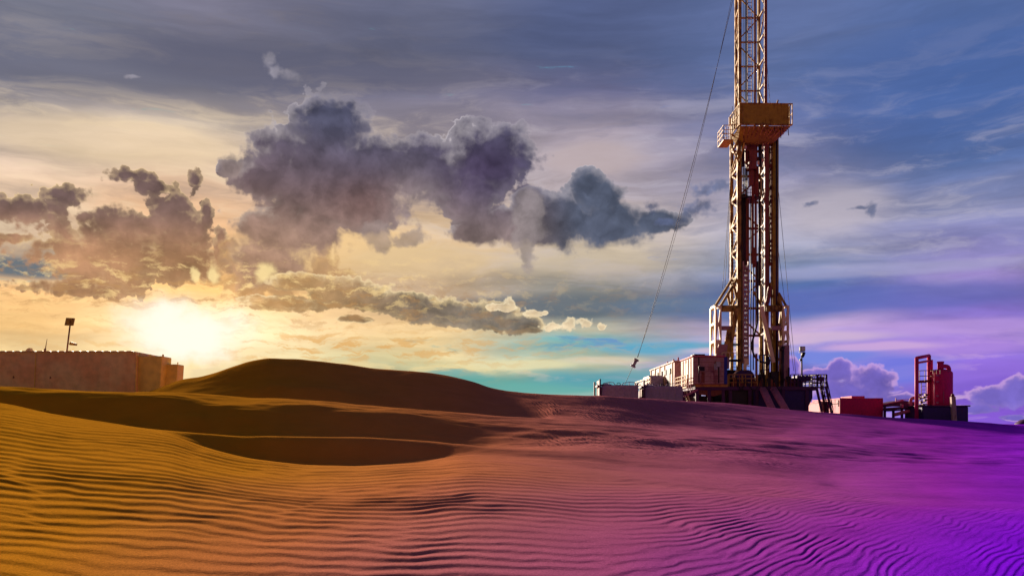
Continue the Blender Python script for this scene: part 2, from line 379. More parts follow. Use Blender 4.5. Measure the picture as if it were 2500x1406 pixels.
for i in range(nC):
    (d0, z0), (d1, z1), (d2, z2), (d3, z3), (d4, z4) = [(q[0][i], q[1][i]) for q in (near, lip, ridge, crest2, hill)]
    L = lee[i]
    g = (z1 - z0) / (d1 - d0)
    K = [(1.5, z0 - g * (d0 - 1.5) * .5), (d0, z0), (d0 + (d1 - d0) * .55, z0 + (z1 - z0) * .5), (d1, z1)]
    # floor of the hollow behind the lip, the steep lee face, the brink
    sl = (z1 - CZ) / d1                                # line of sight over the lip
    dk = d2 - 1.15 * L - (d2 - d1) * .30 * (1 - L)
    fz = (CZ + sl * (d1 + (d2 - d1) * .3) - .07) * L + (z1 * .68 + z2 * .32) * (1 - L)
    K += [(d1 + (d2 - d1) * .30, fz)]
    K += [(dk, (CZ + sl * dk - .03) * L + (z1 * .28 + z2 * .72) * (1 - L)), (d2, z2)]
    dip = float(np.clip((1620 - cx[i]) / 900, 0, 1)); dip = dip * dip * (3 - 2 * dip)
    vz = min(z2 - .12, z3 - 1.35) * dip + (z2 * .75 + z3 * .25) * (1 - dip)
    K += [(d2 + (d3 - d2) * .35, vz), (d2 + (d3 - d2) * .72, (vz * .42 + z3 * .58) * (1 - dip) + (z3 - .20) * dip), (d3, z3)]
    dip2 = max(0, min(1, (1350 - cx[i]) / 150))
    flat = max(0, min(1, (360 - cx[i]) / 60))
    vz = (z3 - .35) * dip2 + (z3 + (z4 - z3) * .07) * (1 - dip2)
    mid_w = vz * (.45 + .05 * (1 - dip2)) + z4 * (.55 - .05 * (1 - dip2))
    K += [(d3 + (d4 - d3) * .28, vz), (d3 + (d4 - d3) * .66, mid_w), (d4, z4)]
    K += [(d4 + 6, min(z4 - .6, 2.3)), (d4 + 22, 1.8), (140, .9), (400, 0.2), (1200, 0), (9000, 0)]
    xs = np.array([k[0] for k in K]); ys = np.array([k[1] for k in K])
    Z[i] = pchip(xs, ys, rd)
# soften sideways where the ground is not a brink
ker = np.array([1, 4, 6, 4, 1.]) / 16
for _ in range(3):
    Zp = np.pad(Z, ((2, 2), (0, 0)), 'edge'); Z = sum(k * Zp[j:j + nC] for j, k in enumerate(ker))
for _ in range(3):
    Zp = np.pad(Z, ((0, 0), (2, 2)), 'edge'); Z = sum(k * Zp[:, j:j + nR] for j, k in enumerate(ker))
T = (cx - 1250) / F
X = T[:, None] * rd[None, :]; Yd = np.repeat(rd[None, :], nC, 0)
CXg = np.repeat(cx[:, None], nR, 1)
def st(a, lo, hi):
    t = np.clip((a - lo) / (hi - lo), 0, 1); return t * t * (3 - 2 * t)
far_w = st(Yd, 34, 72)
Z += fbm(X * .35, Yd * .35, 5, 3) * (.05 + .06 * st(Yd, 20, 24)) * st(Yd, 3, 12) * (1 - far_w) + fbm(X * 1.3, Yd * .9, 9, 3) * .012 * (1 - far_w)
Z += fbm(X * .9, Yd * 2.2, 15, 3) * .035 * lee[:, None] * st(Yd, lip[0][:, None] + .5, lip[0][:, None] + 2) * (1 - st(Yd, ridge[0][:, None] - .5, ridge[0][:, None]))
Z += fbm(X * .5 + Yd * .2, Yd * .8, 16, 3) * .09 * st(Yd, 21, 23.5) * (1 - st(Yd, 27.5, 29.5))
# secondary features on the face of the second dune: two blown-out scoops and a long low spur on the hill
def dent(px, D, rx, rD, h):
    x0 = (px - 1250) / F * D
    return h * np.exp(-((X - x0) / rx) ** 2 - ((Yd - D) / rD) ** 2)
Z += dent(470, 25.2, .75, .55, .20) - dent(490, 24.2, .7, .5, .12)
Z += dent(840, 22.6, .5, .35, .16) - dent(850, 22.0, .5, .3, .05)
Z += dent(760, 37.0, 3.2, 1.0, .28)
# wind ripples: long crests across the view on the left, swinging round and breaking up to the right
u = X / (Yd + .8)
cb_ = 18.5 * np.log(Yd + .8)                       # wavelength grows away from the foot of the sheet
ux = np.linspace(-6, 6, 6001)
dG = 6.0 * st(ux, -.5, .0) - 4.0 + 78 * st(ux, .0, .36)
Gc = np.cumsum(dG) * (ux[1] - ux[0]); Gc -= np.interp(0, ux, Gc)
G = np.interp(u, ux, Gc)
a_ = u * 90
rt = st(u, -.02, .34)
wig = fbm(a_ * .07, cb_ * .12, 21, 3) * (1.25 + .5 * rt) + fbm(a_ * .33, cb_ * .42, 31, 2) * (.34 + .66 * rt)
def prof(p):
    t = p - np.floor(p)
    return np.where(t < .30, st(t, 0, .30), 1 - st(t, .30, 1.0)) - .45
ph1 = cb_ - G + wig
ph2 = (cb_ - G) * 1.13 + wig * .9 + 7.4
ph3 = (cb_ - G) * .90 + wig * 1.1 + 2.1
k1 = st(fbm(a_ * .07, cb_ * .16, 71, 2), -.20, .08); k2 = st(fbm(a_ * .08 + 40, cb_ * .15, 81, 2), .02, .26)
rip = (prof(ph1) * (1 - k1) + prof(ph2) * k1) * (1 - k2) + prof(ph3) * k2
lipD = lip[0][:, None]
ampm = (1 - st(Yd, lipD - 1.2, lipD + .1))
lw = st(lee[:, None], .1, .8) * (1 - st(CXg, 1000, 1200))
ampm = ampm * lw + (1 - st(Yd, lipD - 5, lipD + 2.5) * .9) * (1 - lw)
ampm = ampm * (1 - st(Yd, 18, 20))
brk = st(fbm(a_ * .16, cb_ * .22, 51, 3), -.30, .22)
ampm = ampm * (1 - .62 * st(u, .22, .5)) * (1 - st(u, -.12, .10) * .60) * (1 - rt * (1 - brk) * .75) * (.8 + .5 * fbm(X * .5, Yd * .6, 61, 2))
lamD = (Yd + .8) / 18.5
Z += rip * .046 * np.minimum(lamD, .42) * np.clip(ampm, 0, 1.3)
V3 = np.stack([X, Yd, Z], -1).reshape(-1, 3)
idx = np.arange(nC * nR).reshape(nC, nR)
q4 = np.stack([idx[:-1, :-1], idx[1:, :-1], idx[1:, 1:], idx[:-1, 1:]], -1).reshape(-1, 4)
# the sheet goes on behind the viewer
nb = len(V3)
back_v = []
me = bpy.data.meshes.new('sand')
me.vertices.add(len(V3)); me.vertices.foreach_set('co', V3.astype(np.float32).ravel())
me.loops.add(q4.size); me.loops.foreach_set('vertex_index', q4.astype(np.int32).ravel())
me.polygons.add(len(q4)); me.polygons.foreach_set('loop_start', np.arange(0, q4.size, 4, dtype=np.int32))
me.polygons.foreach_set('use_smooth', np.ones(len(q4), bool))
me.update(calc_edges=True)
sand = bpy.data.objects.new('sand_ground', me); sc.collection.objects.link(sand); sand['kind'] = 'structure'
def ground_z(x, y):
    """height of the sand at a spot in front of the viewer"""
    px = x / y * F + 1250
    i = np.interp(px, cx, np.arange(nC)); j = np.interp(y, rd, np.arange(nR))
    i0, j0 = int(i), int(j); i1, j1 = min(i0 + 1, nC - 1), min(j0 + 1, nR - 1); fi, fj = i - i0, j - j0
    return float((Z[i0, j0] * (1 - fi) + Z[i1, j0] * fi) * (1 - fj) + (Z[i0, j1] * (1 - fi) + Z[i1, j1] * fi) * fj)

m_sand, b = mat('sand')
P = world_pos(); x, y, z = sep(P)
big_n = noise(P, .35, 3, .5)
vn = x / (y + .35) + lstep(y, 3, 10, .20, 0) + (big_n - .5) * .05   # violet grading wash painted into the sand colour, growing towards the east
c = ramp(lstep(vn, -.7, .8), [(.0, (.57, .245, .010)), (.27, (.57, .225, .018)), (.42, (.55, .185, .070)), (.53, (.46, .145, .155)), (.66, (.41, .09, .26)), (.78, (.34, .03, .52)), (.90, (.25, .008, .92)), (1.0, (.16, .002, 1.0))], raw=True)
speck = noise(P, 120, 3, .8); fine = noise(P, 38, 4, .6)
c = mix(sstep(speck, .62, .76) * .22, c, mix(.4, c, (.95, .75, .45, 1)))
c = N.v('SCALE', c, lstep(speck, .3, .7, .62, 1.38))
c = N.v('SCALE', c, lstep(noise(P, .9, 4, .6), .3, .7, .93, 1.07))
N.put(b.inputs['Base Color'], c)
b.inputs['Roughness'].default_value = .85
b.inputs['Specular IOR Level'].default_value = .0
# far ripples as relief: on the flank of the second dune and on the slope below the rig
wv = N.v('SUBTRACT', noise(P, .5, 3, .5, col=True), (.5, .5, .5))
wx_, wy_, _ = sep(wv)
def wave(ax, ay, lam_, wob):
    p = (x * ax + y * ay + wx_ * wob) * (1 / lam_)
    fr = N.m('FRACT', p)
    return vmin(sstep(fr, 0, .3), sstep(fr, .3, 1.0, 1, 0))
wv2 = N.v('SUBTRACT', noise(N.v('MULTIPLY', P, (.8, .10, 0)), 1.0, 4, .6, col=True), (.5, .5, .5))
wx_, wy_, _ = sep(wv2)
pch = noise(N.v('MULTIPLY', P, (.30, .09, 0)), 1.0, 3, .5)
r1 = wave(.98, .16, .25, 1.6) * sstep(y, 31, 36) * sstep(y, 58, 68, 1, 0) * sstep(x / y, .0, .05) * sstep(x / y, .2, .30, 1, 0) * sstep(pch, .38, .5)
r2 = wave(.96, .34, .27, 1.3) * sstep(y, 18.3, 19.2) * sstep(y, 24, 27, 1, 0) * sstep(x / y, -.03, .06) * sstep(x / y, .26, .42, 1, 0) * sstep(pch, .34, .46)
r3 = wave(.05, 1.0, .26, .6) * sstep(y, 19, 24) * sstep(y, 27, 30, 1, 0) * .0
h = r1 * .019 + r2 * .022 + speck * .0012 * sstep(y, 12, 20, 1, 0) + fine * .0035 * sstep(y, 20, 40, 1, .4)
N.put(b.inputs['Normal'], bump(h, 1.0, 1.0))
me.materials.append(m_sand)
# flat sand all round behind the viewer, a hand lower, so that nothing ends at the feet
bm = bmesh.new()
ring = [(-9000, 1.59), (-9000, -9000), (9000, -9000), (9000, 1.59)]
bm.faces.new([bm.verts.new((px_, py_, .3)) for px_, py_ in ring]); 
me2 = bpy.data.meshes.new('sand_behind'); bm.to_mesh(me2); bm.free(); me2.materials.append(m_sand)
sb = bpy.data.objects.new('sand_plain', me2); sc.collection.objects.link(sb); sb['kind'] = 'structure'
# ------------------------------------------------------------------ object helpers
def at(X, Y, D): return Vector(((X - 1250) / F * D, D, CZ + (YH - Y) / F * D))
def sx(px, D=80.0): return px / F * D
class MB:
    def __init__(s): s.bm = bmesh.new()
    def hexa(s, p):                         # eight corners: bottom ring, top ring
        v = [s.bm.verts.new(q) for q in p]
        for f in ((3, 2, 1, 0), (4, 5, 6, 7), (0, 1, 5, 4), (1, 2, 6, 5), (2, 3, 7, 6), (3, 0, 4, 7)):
            s.bm.faces.new([v[i] for i in f])
        return s
    def box(s, x0, x1, y0, y1, z0, z1):
        return s.hexa([(x0, y0, z0), (x1, y0, z0), (x1, y1, z0), (x0, y1, z0), (x0, y0, z1), (x1, y0, z1), (x1, y1, z1), (x0, y1, z1)])
    def bar(s, a, b, w, h=None):            # rectangular bar from a to b
        a, b = Vector(a), Vector(b); h = h or w; d = (b - a).normalized()
        up = Vector((0, 0, 1)) if abs(d.z) < .9 else Vector((0, 1, 0))
        u = d.cross(up).normalized() * w / 2; v = d.cross(u).normalized() * h / 2
        return s.hexa([a - u - v, a + u - v, a + u + v, a - u + v, b - u - v, b + u - v, b + u + v, b - u + v])
    def tube(s, a, b, r, r2=None, n=10):
        a, b = Vector(a), Vector(b); r2 = r if r2 is None else r2; d = (b - a).normalized()
        up = Vector((0, 0, 1)) if abs(d.z) < .9 else Vector((0, 1, 0))
        u = d.cross(up).normalized(); v = d.cross(u).normalized()
        A = []; B = []
        for i in range(n):
            t = 2 * math.pi * i / n; w = u * math.cos(t) + v * math.sin(t)
            A.append(s.bm.verts.new(a + w * r)); B.append(s.bm.verts.new(b + w * r2))
        for i in range(n):
            f = s.bm.faces.new((A[i], A[(i + 1) % n], B[(i + 1) % n], B[i])); f.smooth = True
        s.bm.faces.new(A[::-1]); s.bm.faces.new(B)
        return s
    def path(s, pts, r, n=8):
        pts = [Vector(p) for p in pts]
        rings = []; u = None
        for i, p in enumerate(pts):
            d = (pts[min(i + 1, len(pts) - 1)] - pts[max(i - 1, 0)]).normalized()
            if u is None:
                u = d.cross(Vector((0, 0, 1)) if abs(d.z) < .9 else Vector((0, 1, 0))).normalized()
            else: u = (u - d * u.dot(d)).normalized()
            v = d.cross(u)
            rings.append([s.bm.verts.new(p + (u * math.cos(2 * math.pi * k / n) + v * math.sin(2 * math.pi * k / n)) * r) for k in range(n)])
        for a, b in zip(rings, rings[1:]):
            for k in range(n):
                f = s.bm.faces.new((a[k], a[(k + 1) % n], b[(k + 1) % n], b[k])); f.smooth = True
        s.bm.faces.new(rings[0][::-1]); s.bm.faces.new(rings[-1])
        return s
    def lathe(s, c, prof, n=28):            # prof: (radius, z above c)
        c = Vector(c); rings = []
        for r, z in prof:
            rings.append([s.bm.verts.new(c + Vector((r * math.cos(2 * math.pi * k / n), r * math.sin(2 * math.pi * k / n), z))) for k in range(n)])
        for a, b in zip(rings, rings[1:]):
            for k in range(n):
                f = s.bm.faces.new((a[k], a[(k + 1) % n], b[(k + 1) % n], b[k])); f.smooth = True
        s.bm.faces.new(rings[0][::-1]); s.bm.faces.new(rings[-1])
        return s
    def prism(s, pts, d):                   # closed outline pushed along d
        d = Vector(d); a = [s.bm.verts.new(p) for p in pts]; b = [s.bm.verts.new(Vector(p) + d) for p in pts]
        s.bm.faces.new(a); s.bm.faces.new(b[::-1]); n = len(pts)
        for i in range(n): s.bm.faces.new((a[i], b[i], b[(i + 1) % n], a[(i + 1) % n]))
        return s
    def build(s, name, m, parent=None, bevel=0.0, label=None):
        bmesh.ops.recalc_face_normals(s.bm, faces=s.bm.faces)
        if bevel:
            ed = [e for e in s.bm.edges if len(e.link_faces) == 2 and e.calc_face_angle(0) > .6]
            bmesh.ops.bevel(s.bm, geom=ed, offset=bevel, segments=1, affect='EDGES', clamp_overlap=True)
        me = bpy.data.meshes.new(name); s.bm.to_mesh(me); s.bm.free(); me.materials.append(m)
        o = bpy.data.objects.new(name, me); sc.collection.objects.link(o)
        if parent is not None:
            top = parent
            while top.parent: top = top.parent
            o.parent = parent
            # meshes are written in world metres: undo every parent's offset
            o.matrix_parent_inverse = Matrix.Translation(top['_o']).inverted() if parent is top else Matrix.Identity(4)
            if parent is not top: pass
        if label: o['label'] = label
        return o
def thing(name, loc, label, cat, group=None):
    o = bpy.data.objects.new(name, None); sc.collection.objects.link(o)
    o.location = loc; o['_o'] = list(loc); o['label'] = label; o['category'] = cat
    if group: o['group'] = group
    return o
def tag(o, label, cat, group=None):
    o['label'] = label; o['category'] = cat
    if group: o['group'] = group
    return o

# ------------------------------------------------------------------ paints
def paint(name, col_, rust=(.14, .045, .015), amt=.5, rough=.6, scale=1.2, metal=0.0, drip=True, col2=None):
    m, b = mat(name); P = world_pos()
    n1 = noise(P, scale, 6, .65)
    n2 = noise(N.v('MULTIPLY', P, (6, 6, .5)), .9, 4, .6)
    r = sstep(n1 * .62 + n2 * .38 if drip else n1, .66 - .28 * amt, .78 - .22 * amt)
    base = tuple(col_) + (1,)
    if col2: base = mix(sstep(noise(P, .5, 3, .5), .4, .6), base, tuple(col2) + (1,))
    c = mix(r, base, tuple(rust) + (1,))
    c = N.v('SCALE', c, lstep(noise(P, scale * 5, 5, .6), .25, .75, .78, 1.2))
    N.put(b.inputs['Base Color'], c)
    N.put(b.inputs['Roughness'], lstep(r, 0, 1, rough, .9)); b.inputs['Metallic'].default_value = metal
    b.inputs['Specular IOR Level'].default_value = .3
    N.put(b.inputs['Normal'], bump(n1, .02, .4))
    return m
M = {}
M['gold'] = paint('weathered_ochre_paint', (.64, .38, .06), (.13, .045, .015), .85)
M['olive'] = paint('ochre_board_paint', (.38, .24, .02), (.14, .06, .012), .6, scale=.8)
M['lattice'] = paint('rusty_mast_paint', (.42, .26, .045), (.09, .036, .012), .75)
M['maroon'] = paint('dark_maroon_steel', (.22, .055, .035), (.05, .012, .012), .5)
M['black'] = paint('black_oily_steel', (.022, .012, .018), (.05, .015, .01), .35, rough=.45)
M['white'] = paint('white_mast_paint', (.82, .64, .36), (.42, .19, .09), .42)
M['mauve'] = paint('mauve_cabin_paint', (.40, .21, .21), (.22, .07, .09), .5)
M['indigo'] = paint('indigo_deck_paint', (.075, .018, .085), (.12, .02, .03), .4)
M['navy'] = paint('navy_housing_paint', (.045, .02, .13), (.09, .015, .04), .3)
M['blue'] = paint('blue_cabin_edge', (.02, .03, .28), (.03, .02, .1), .2)
M['ochre'] = paint('yellow_rail_paint', (.52, .27, .06), (.2, .06, .05), .5)
M['tank'] = paint('lavender_grey_tank', (.34, .27, .44), (.22, .12, .20), .35)
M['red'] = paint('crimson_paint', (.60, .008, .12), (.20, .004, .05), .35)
M['redlit'] = paint('sunlit_red_paint', (.62, .10, .16), (.32, .03, .09), .55)  # paler copy of the crimson, with sunlight put into its colour
M['pipe'] = paint('pink_grey_pipe', (.50, .14, .26), (.22, .03, .12), .45)
M['dark'] = paint('dark_rubber', (.018, .010, .022), (.03, .015, .02), .2)
M['grey'] = paint('galvanised_steel', (.36, .34, .38), (.2, .12, .1), .3, metal=.3)
M['steel'] = paint('pale_perforated_steel', (.42, .27, .24), (.2, .08, .07), .5)
M['wire'] = paint('wire_rope', (.09, .08, .09), (.06, .03, .02), .3)
M['peach'] = paint('glare_peach_paint', (.95, .64, .30), (.85, .42, .16), .30, scale=.5, col2=(.92, .50, .22))  # white tank wall with the warm sun glare put into its base colour
M['amber'] = paint('glare_amber_paint', (.95, .66, .16), (.80, .45, .10), .35, scale=.5)  # the same glare, painted a deeper amber on the smaller tanks
M['glass'] , b = mat('lamp_glass'); b.inputs['Base Color'].default_value = (.75, .72, .6, 1); b.inputs['Roughness'].default_value = .15

# ------------------------------------------------------------------ drilling rig
DF, DB = 80.0, 83.0
gz = ground_z(22, 80)
def zY(Y, D=DF): return CZ + (YH - Y) / F * D
def xX(X, D=DF): return (X - 1250) / F * D
rig = thing('drilling_rig', (21.6, 81, gz), 'tall ochre and rust drilling rig with lattice mast on a dark deck', 'drilling rig')
XL, XR, XLb, XRb = xX(1804), xX(1871), xX(1786, DB), xX(1858, DB)
# lower mast legs
zt = zY(262)
zb = zY(942)
def leg(a, b, w, m='lattice', h=None): MB().bar(a, b, w, h).build('mast_leg', M[m], rig, bevel=.02)
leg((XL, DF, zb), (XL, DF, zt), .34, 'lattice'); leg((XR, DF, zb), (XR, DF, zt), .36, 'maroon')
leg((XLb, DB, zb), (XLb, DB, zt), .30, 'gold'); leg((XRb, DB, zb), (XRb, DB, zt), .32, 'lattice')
# upper mast legs
UL, UR, ULb, URb = xX(1806), xX(1869), xX(1797, 82.4), xX(1853, 82.4)
ztop = zY(-190)
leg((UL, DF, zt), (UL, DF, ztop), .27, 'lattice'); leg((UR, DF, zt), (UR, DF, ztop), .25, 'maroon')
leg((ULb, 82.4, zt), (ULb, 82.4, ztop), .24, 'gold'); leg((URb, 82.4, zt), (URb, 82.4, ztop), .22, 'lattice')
random.seed(4)
def br(name, a, b, w, m='lattice'): MB().bar(a, b, w).build(name, M[m], rig)
# upper lattice: an open front, girts and diagonals on the back and both flanks
ys = [-168, -107, -46, 15, 76, 137, 198, 259]
for k in range(len(ys) - 1):
    z1_, z0_ = zY(ys[k]), zY(ys[k + 1])
    br('girt', (ULb, 82.42, z1_), (URb, 82.42, z1_), .13)
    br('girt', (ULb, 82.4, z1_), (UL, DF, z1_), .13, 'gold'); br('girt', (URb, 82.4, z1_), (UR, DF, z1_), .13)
    if k % 2: a_, b_ = (ULb, z0_), (URb, z1_)
    else: a_, b_ = (ULb, z1_), (URb, z0_)
    br('diagonal_brace', (a_[0], 82.45, a_[1]), (b_[0], 82.45, b_[1]), .10)
    for (xb, xf, mm) in ((ULb, UL, 'gold'), (URb, UR, 'lattice')):
        if k % 2: br('diagonal_brace', (xb, 82.35, z0_), (xf, DF + .05, z1_), .10, mm)
        else: br('diagonal_brace', (xb, 82.35, z1_), (xf, DF + .05, z0_), .10, mm)
# lower lattice
ys = [345, 408, 474, 540, 606, 673, 742, 811, 880]
for k in range(len(ys) - 1):
    z1_, z0_ = zY(ys[k]), zY(ys[k + 1])
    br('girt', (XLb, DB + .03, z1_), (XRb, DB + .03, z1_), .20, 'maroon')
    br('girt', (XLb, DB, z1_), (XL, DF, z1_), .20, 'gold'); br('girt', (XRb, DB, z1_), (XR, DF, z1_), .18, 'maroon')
    if ys[k] < 760:
        if k % 2: a_, b_ = (XLb, z0_), (XRb, z1_)
        else: a_, b_ = (XLb, z1_), (XRb, z0_)
        br('diagonal_brace', (a_[0], DB + .06, a_[1]), (b_[0], DB + .06, b_[1]), .14, 'maroon')
        zm = (z0_ + z1_) / 2
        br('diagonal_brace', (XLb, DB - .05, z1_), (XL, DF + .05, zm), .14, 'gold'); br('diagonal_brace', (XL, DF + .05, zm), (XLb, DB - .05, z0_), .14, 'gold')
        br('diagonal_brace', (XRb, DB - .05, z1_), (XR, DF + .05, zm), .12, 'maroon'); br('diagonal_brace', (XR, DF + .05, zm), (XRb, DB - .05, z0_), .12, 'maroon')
# ladders
def ladder(x, y, z0, z1, w=.42, m='maroon', parent=rig, step=.32, cage=False):
    b_ = MB()
    b_.bar((x - w / 2, y, z0), (x - w / 2, y, z1), .05); b_.bar((x + w / 2, y, z0), (x + w / 2, y, z1), .05)
    z = z0 + .1
    while z < z1: b_.bar((x - w / 2, y, z), (x + w / 2, y, z), .035); z += step
    if cage:
        z = z0 + 1
        while z < z1:
            b_.path([(x - w * .9, y, z), (x - w * .8, y - .6, z), (x, y - .8, z), (x + w * .8, y - .6, z), (x + w * .9, y, z)], .025, 5); z += .9
    return b_.build('ladder', M[m], parent)
ladder(xX(1830, 82.2), 82.2, zY(250), ztop, .36)
ladder(xX(1791, 81.8), 81.8, zY(930), zY(560), .5, 'black')
# runs of cable and pipe inside the mast
for X_, y0_, y1_, r_, m_ in [(1821, 940, -180, .055, 'black'), (1823.5, 640, -180, .03, 'wire'), (1843, 345, -180, .10, 'maroon'), (1848.5, 345, -180, .03, 'wire'), (1816, 480, -180, .025, 'wire'),
                             (1833, 945, 470, .05, 'black'), (1846, 800, 330, .07, 'maroon'), (1810, 470, 330, .06, 'gold')]:
    MB().tube((xX(X_, 81.4), 81.4, zY(y0_)), (xX(X_, 81.4), 81.4, zY(y1_)), r_, n=8).build('riser_pipe' if r_ > .05 else 'hoist_cable', M[m_], rig)
# crown above the picture
MB().box(UL - .3, UR + .3, DF - .3, 82.8, ztop, ztop + .5).build('crown_platform', M['gold'], rig, bevel=.03)
cb = MB()
for k in range(4): cb.tube((21.0 + .35 * k, 80.2, ztop + 1.0), (21.2 + .35 * k, 80.2, ztop + 1.0), .5, n=16)
cb.build('crown_sheave', M['black'], rig)

# a service platform with its rail half way up, and the lines that crowd the mast
pf_ = MB(); pf_.box(XL + .2, xX(1862), 80.6, 82.8, zY(478), zY(474)); pf_.build('mid_platform', M['black'], rig)
o_ = MB()
for zz in (zY(466), zY(458)): o_.bar((XL + .2, 80.6, zz), (xX(1862), 80.6, zz), .05)
for X_ in (1812, 1824, 1836, 1848, 1860): o_.bar((xX(X_), 80.6, zY(474)), (xX(X_), 80.6, zY(457)), .05)
o_.build('platform_rail', M['maroon'], rig)
for X_, ya, yb, r_ in ((1839, 900, 470, .06), (1854, 690, 430, .10), (1862, 930, 345, .07), (1808, 940, 600, .09), (1866, 700, 345, .05), (1880, 640, 345, .06)):
    MB().tube((xX(X_, 81.8), 81.8, zY(ya)), (xX(X_, 81.8), 81.8, zY(yb)), r_, n=8).build('riser_pipe', M['black'], rig)
# racking board
RBf, RBb = 77.6, 80.9
x0, x1 = xX(1807, RBf), xX(1931, RBf); z0_, z1_ = zY(303, RBf), zY(253, RBf)
rb = MB(); rb.box(x0, x1 - .18, RBf, RBf + .06, z0_, z1_)
panel = rb.build('front_panel', M['olive'], rig)
fr = MB()
fr.bar((x0 - .06, RBf - .03, z0_ - .04), (x1 + .1, RBf - .03, z0_ - .10), .13); fr.bar((x0 - .06, RBf - .03, z1_ + .02), (x1 + .1, RBf - .03, z1_ - .05), .07)
for xx in (x0 - .04, x0 + .22, x1 - .1, x1 + .1): fr.bar((xx, RBf - .04, z0_ - .1), (xx, RBf - .04, z1_), .07)
for yy in np.linspace(RBf, RBb, 6): fr.bar((x0 - .05, yy, z0_), (x0 - .05, yy, z1_), .08)
for yy in np.linspace(RBf, RBb, 5): fr.bar((x1 + .1, yy, z0_ - .1), (x1 + .1, yy, z1_), .06)
for zz in (z0_, (z0_ + z1_) / 2, z1_): fr.bar((x0 - .05, RBf, zz), (x0 - .05, RBb, zz), .08); fr.bar((x1 + .1, RBf, zz), (x1 + .1, RBb, zz), .06)
fr.build('board_frame', M['gold'], rig)
sp = MB()
for a_, b_ in ((.05, .30), (.36, .62), (.7, .95)):
    sp.box(x0 - .02, x0 + .02, RBf + (RBb - RBf) * a_, RBf + (RBb - RBf) * b_, z0_ + .1, z1_ - .25)
sp.build('side_panel', M['olive'], rig)
fl = MB(); fl.hexa([(x0 + 1.0, RBf + 1.9, z0_ - 1.0), (x1 - .9, RBf + 1.9, z0_ - 1.0), (x1 - .9, RBb, z0_ - 1.0), (x0 + .6, RBb, z0_ - 1.0), (x0, RBf + .1, z0_ - .14), (x1, RBf + .1, z0_ - .14), (x1, RBb, z0_ - .14), (x0, RBb, z0_ - .14)])
fl.build('board_underside', M['olive'], rig, bevel=.03)
jb = MB()
for k in range(9):
    xx = x0 + .4 + k * (x1 - x0 - .6) / 9
    jb.bar((xx, RBf + .1, z0_ - .2), (xx + (21.6 - xx) * .35, RBf + 2.2, z0_ - 1.04), .09)
jb.build('under_joist', M['gold'], rig)
st_ = MB()
for X_, Y_ in ((1838, 255), (1870, 254), (1895, 247)): MB().bar((xX(X_, RBf + .3), RBf + .4, z1_ - .3), (xX(X_ + 5, RBf + .3), RBf + .4, zY(Y_ - 6, RBf)), .12).build('pipe_finger', M['maroon'], rig)
st_.box(xX(1880, 78), xX(1900, 78), 78.1, 78.3, z1_ - .3, z1_ + .22)
st_.build('top_bracket', M['maroon'], rig)
for X_, L_ in ((1926, 22), (1907, 28), (1913, 14), (1892, 12)):
    MB().tube((xX(X_, RBf), RBf + .3, z0_ - .1), (xX(X_ + 2, RBf), RBf + .3, z0_ - .1 - sx(L_)), .035, n=6).build('loose_cable', M['black'], rig)
# climbing basket on the left
bx0, bx1 = xX(1761, 81), xX(1785, 81); bz0, bz1 = zY(347, 81), zY(322, 81)
bk = MB()
bk.box(bx0, bx1, 80.2, 82.4, bz0 - .1, bz0)
for zz in (bz0 + .45, bz0 + .85, bz0 + 1.25):
    bk.bar((bx0, 80.2, zz), (bx0, 82.4, zz), .05); bk.bar((bx0, 80.2, zz), (bx1, 80.2, zz + .02), .05); bk.bar((bx0, 82.4, zz), (bx1, 82.4, zz), .05)
for xx in np.linspace(bx0, bx1, 5): bk.bar((xx, 80.2, bz0), (xx, 80.2, bz0 + 1.25), .045)
for yy in np.linspace(80.2, 82.4, 4): bk.bar((bx0, yy, bz0), (bx0, yy, bz0 + 1.25), .045)
bk.bar((xX(1776, 81), 80.25, bz0 + 1.2), (xX(1776, 81), 80.25, bz0 + 2.0), .09); bk.bar((xX(1781, 81), 80.25, bz0 + .3), (xX(1797, 81), 80.25, bz0 + .6), .1)
bk.build('escape_basket', M['ochre'], rig)
for (a_, b_) in [((1785, 352), (1806, 405)), ((1825, 318), (1803, 405)), ((1815, 315), (1803, 340)), ((1786, 420), (1806, 352)), ((1800, 330), (1825, 312))]:
    br('knee_brace', (xX(a_[0], 79.6), 79.6, zY(a_[1], 79.6)), (xX(b_[0], 79.6), 79.6, zY(b_[1], 79.6)), .13, 'gold')

# travelling gear
td = MB()
X0, X1 = xX(1820), xX(1854)
td.box(xX(1822), xX(1852), 80.3, 81.2, zY(392), zY(338)); td.build('travelling_block', M['maroon'], rig, bevel=.08)
td = MB(); td.box(xX(1829), xX(1848), 80.0, 81.0, zY(412), zY(365)); td.tube((xX(1838), 80.5, zY(450)), (xX(1838), 80.5, zY(405)), .24); td.tube((xX(1838), 80.5, zY(412)), (xX(1838), 80.5, zY(400)), .42)
td.tube((xX(1825), 80.4, zY(402)), (xX(1838), 80.4, zY(398)), .15); td.tube((xX(1848), 80.4, zY(380)), (xX(1860), 80.4, zY(392)), .14)
td.build('top_drive', M['maroon'], rig, bevel=.03)
for X_ in (1816, 1858):
    MB().tube((xX(X_), 80.3, zY(405)), (xX(X_), 80.3, zY(340)), .16, n=12).build('hydraulic_cylinder', M['black'], rig)
w_ = MB()
for X_, Y_, r_ in ((1818.5, 360, .15), (1862, 361, .08), (1862, 391, .10), (1851, 398, .10), (1863, 350, .08)): MB().tube((xX(X_), 79.95, zY(Y_ + 4)), (xX(X_), 79.95, zY(Y_ - 4)), r_).build('valve_body', M['white'], rig)
for k, X_ in enumerate((1849, 1853, 1843)):
    MB().tube((xX(X_), 80.6, zY(470 + 6 * k)), (xX(X_), 80.6, zY(402)), .13, n=10).build('link_arm', M['maroon'], rig)
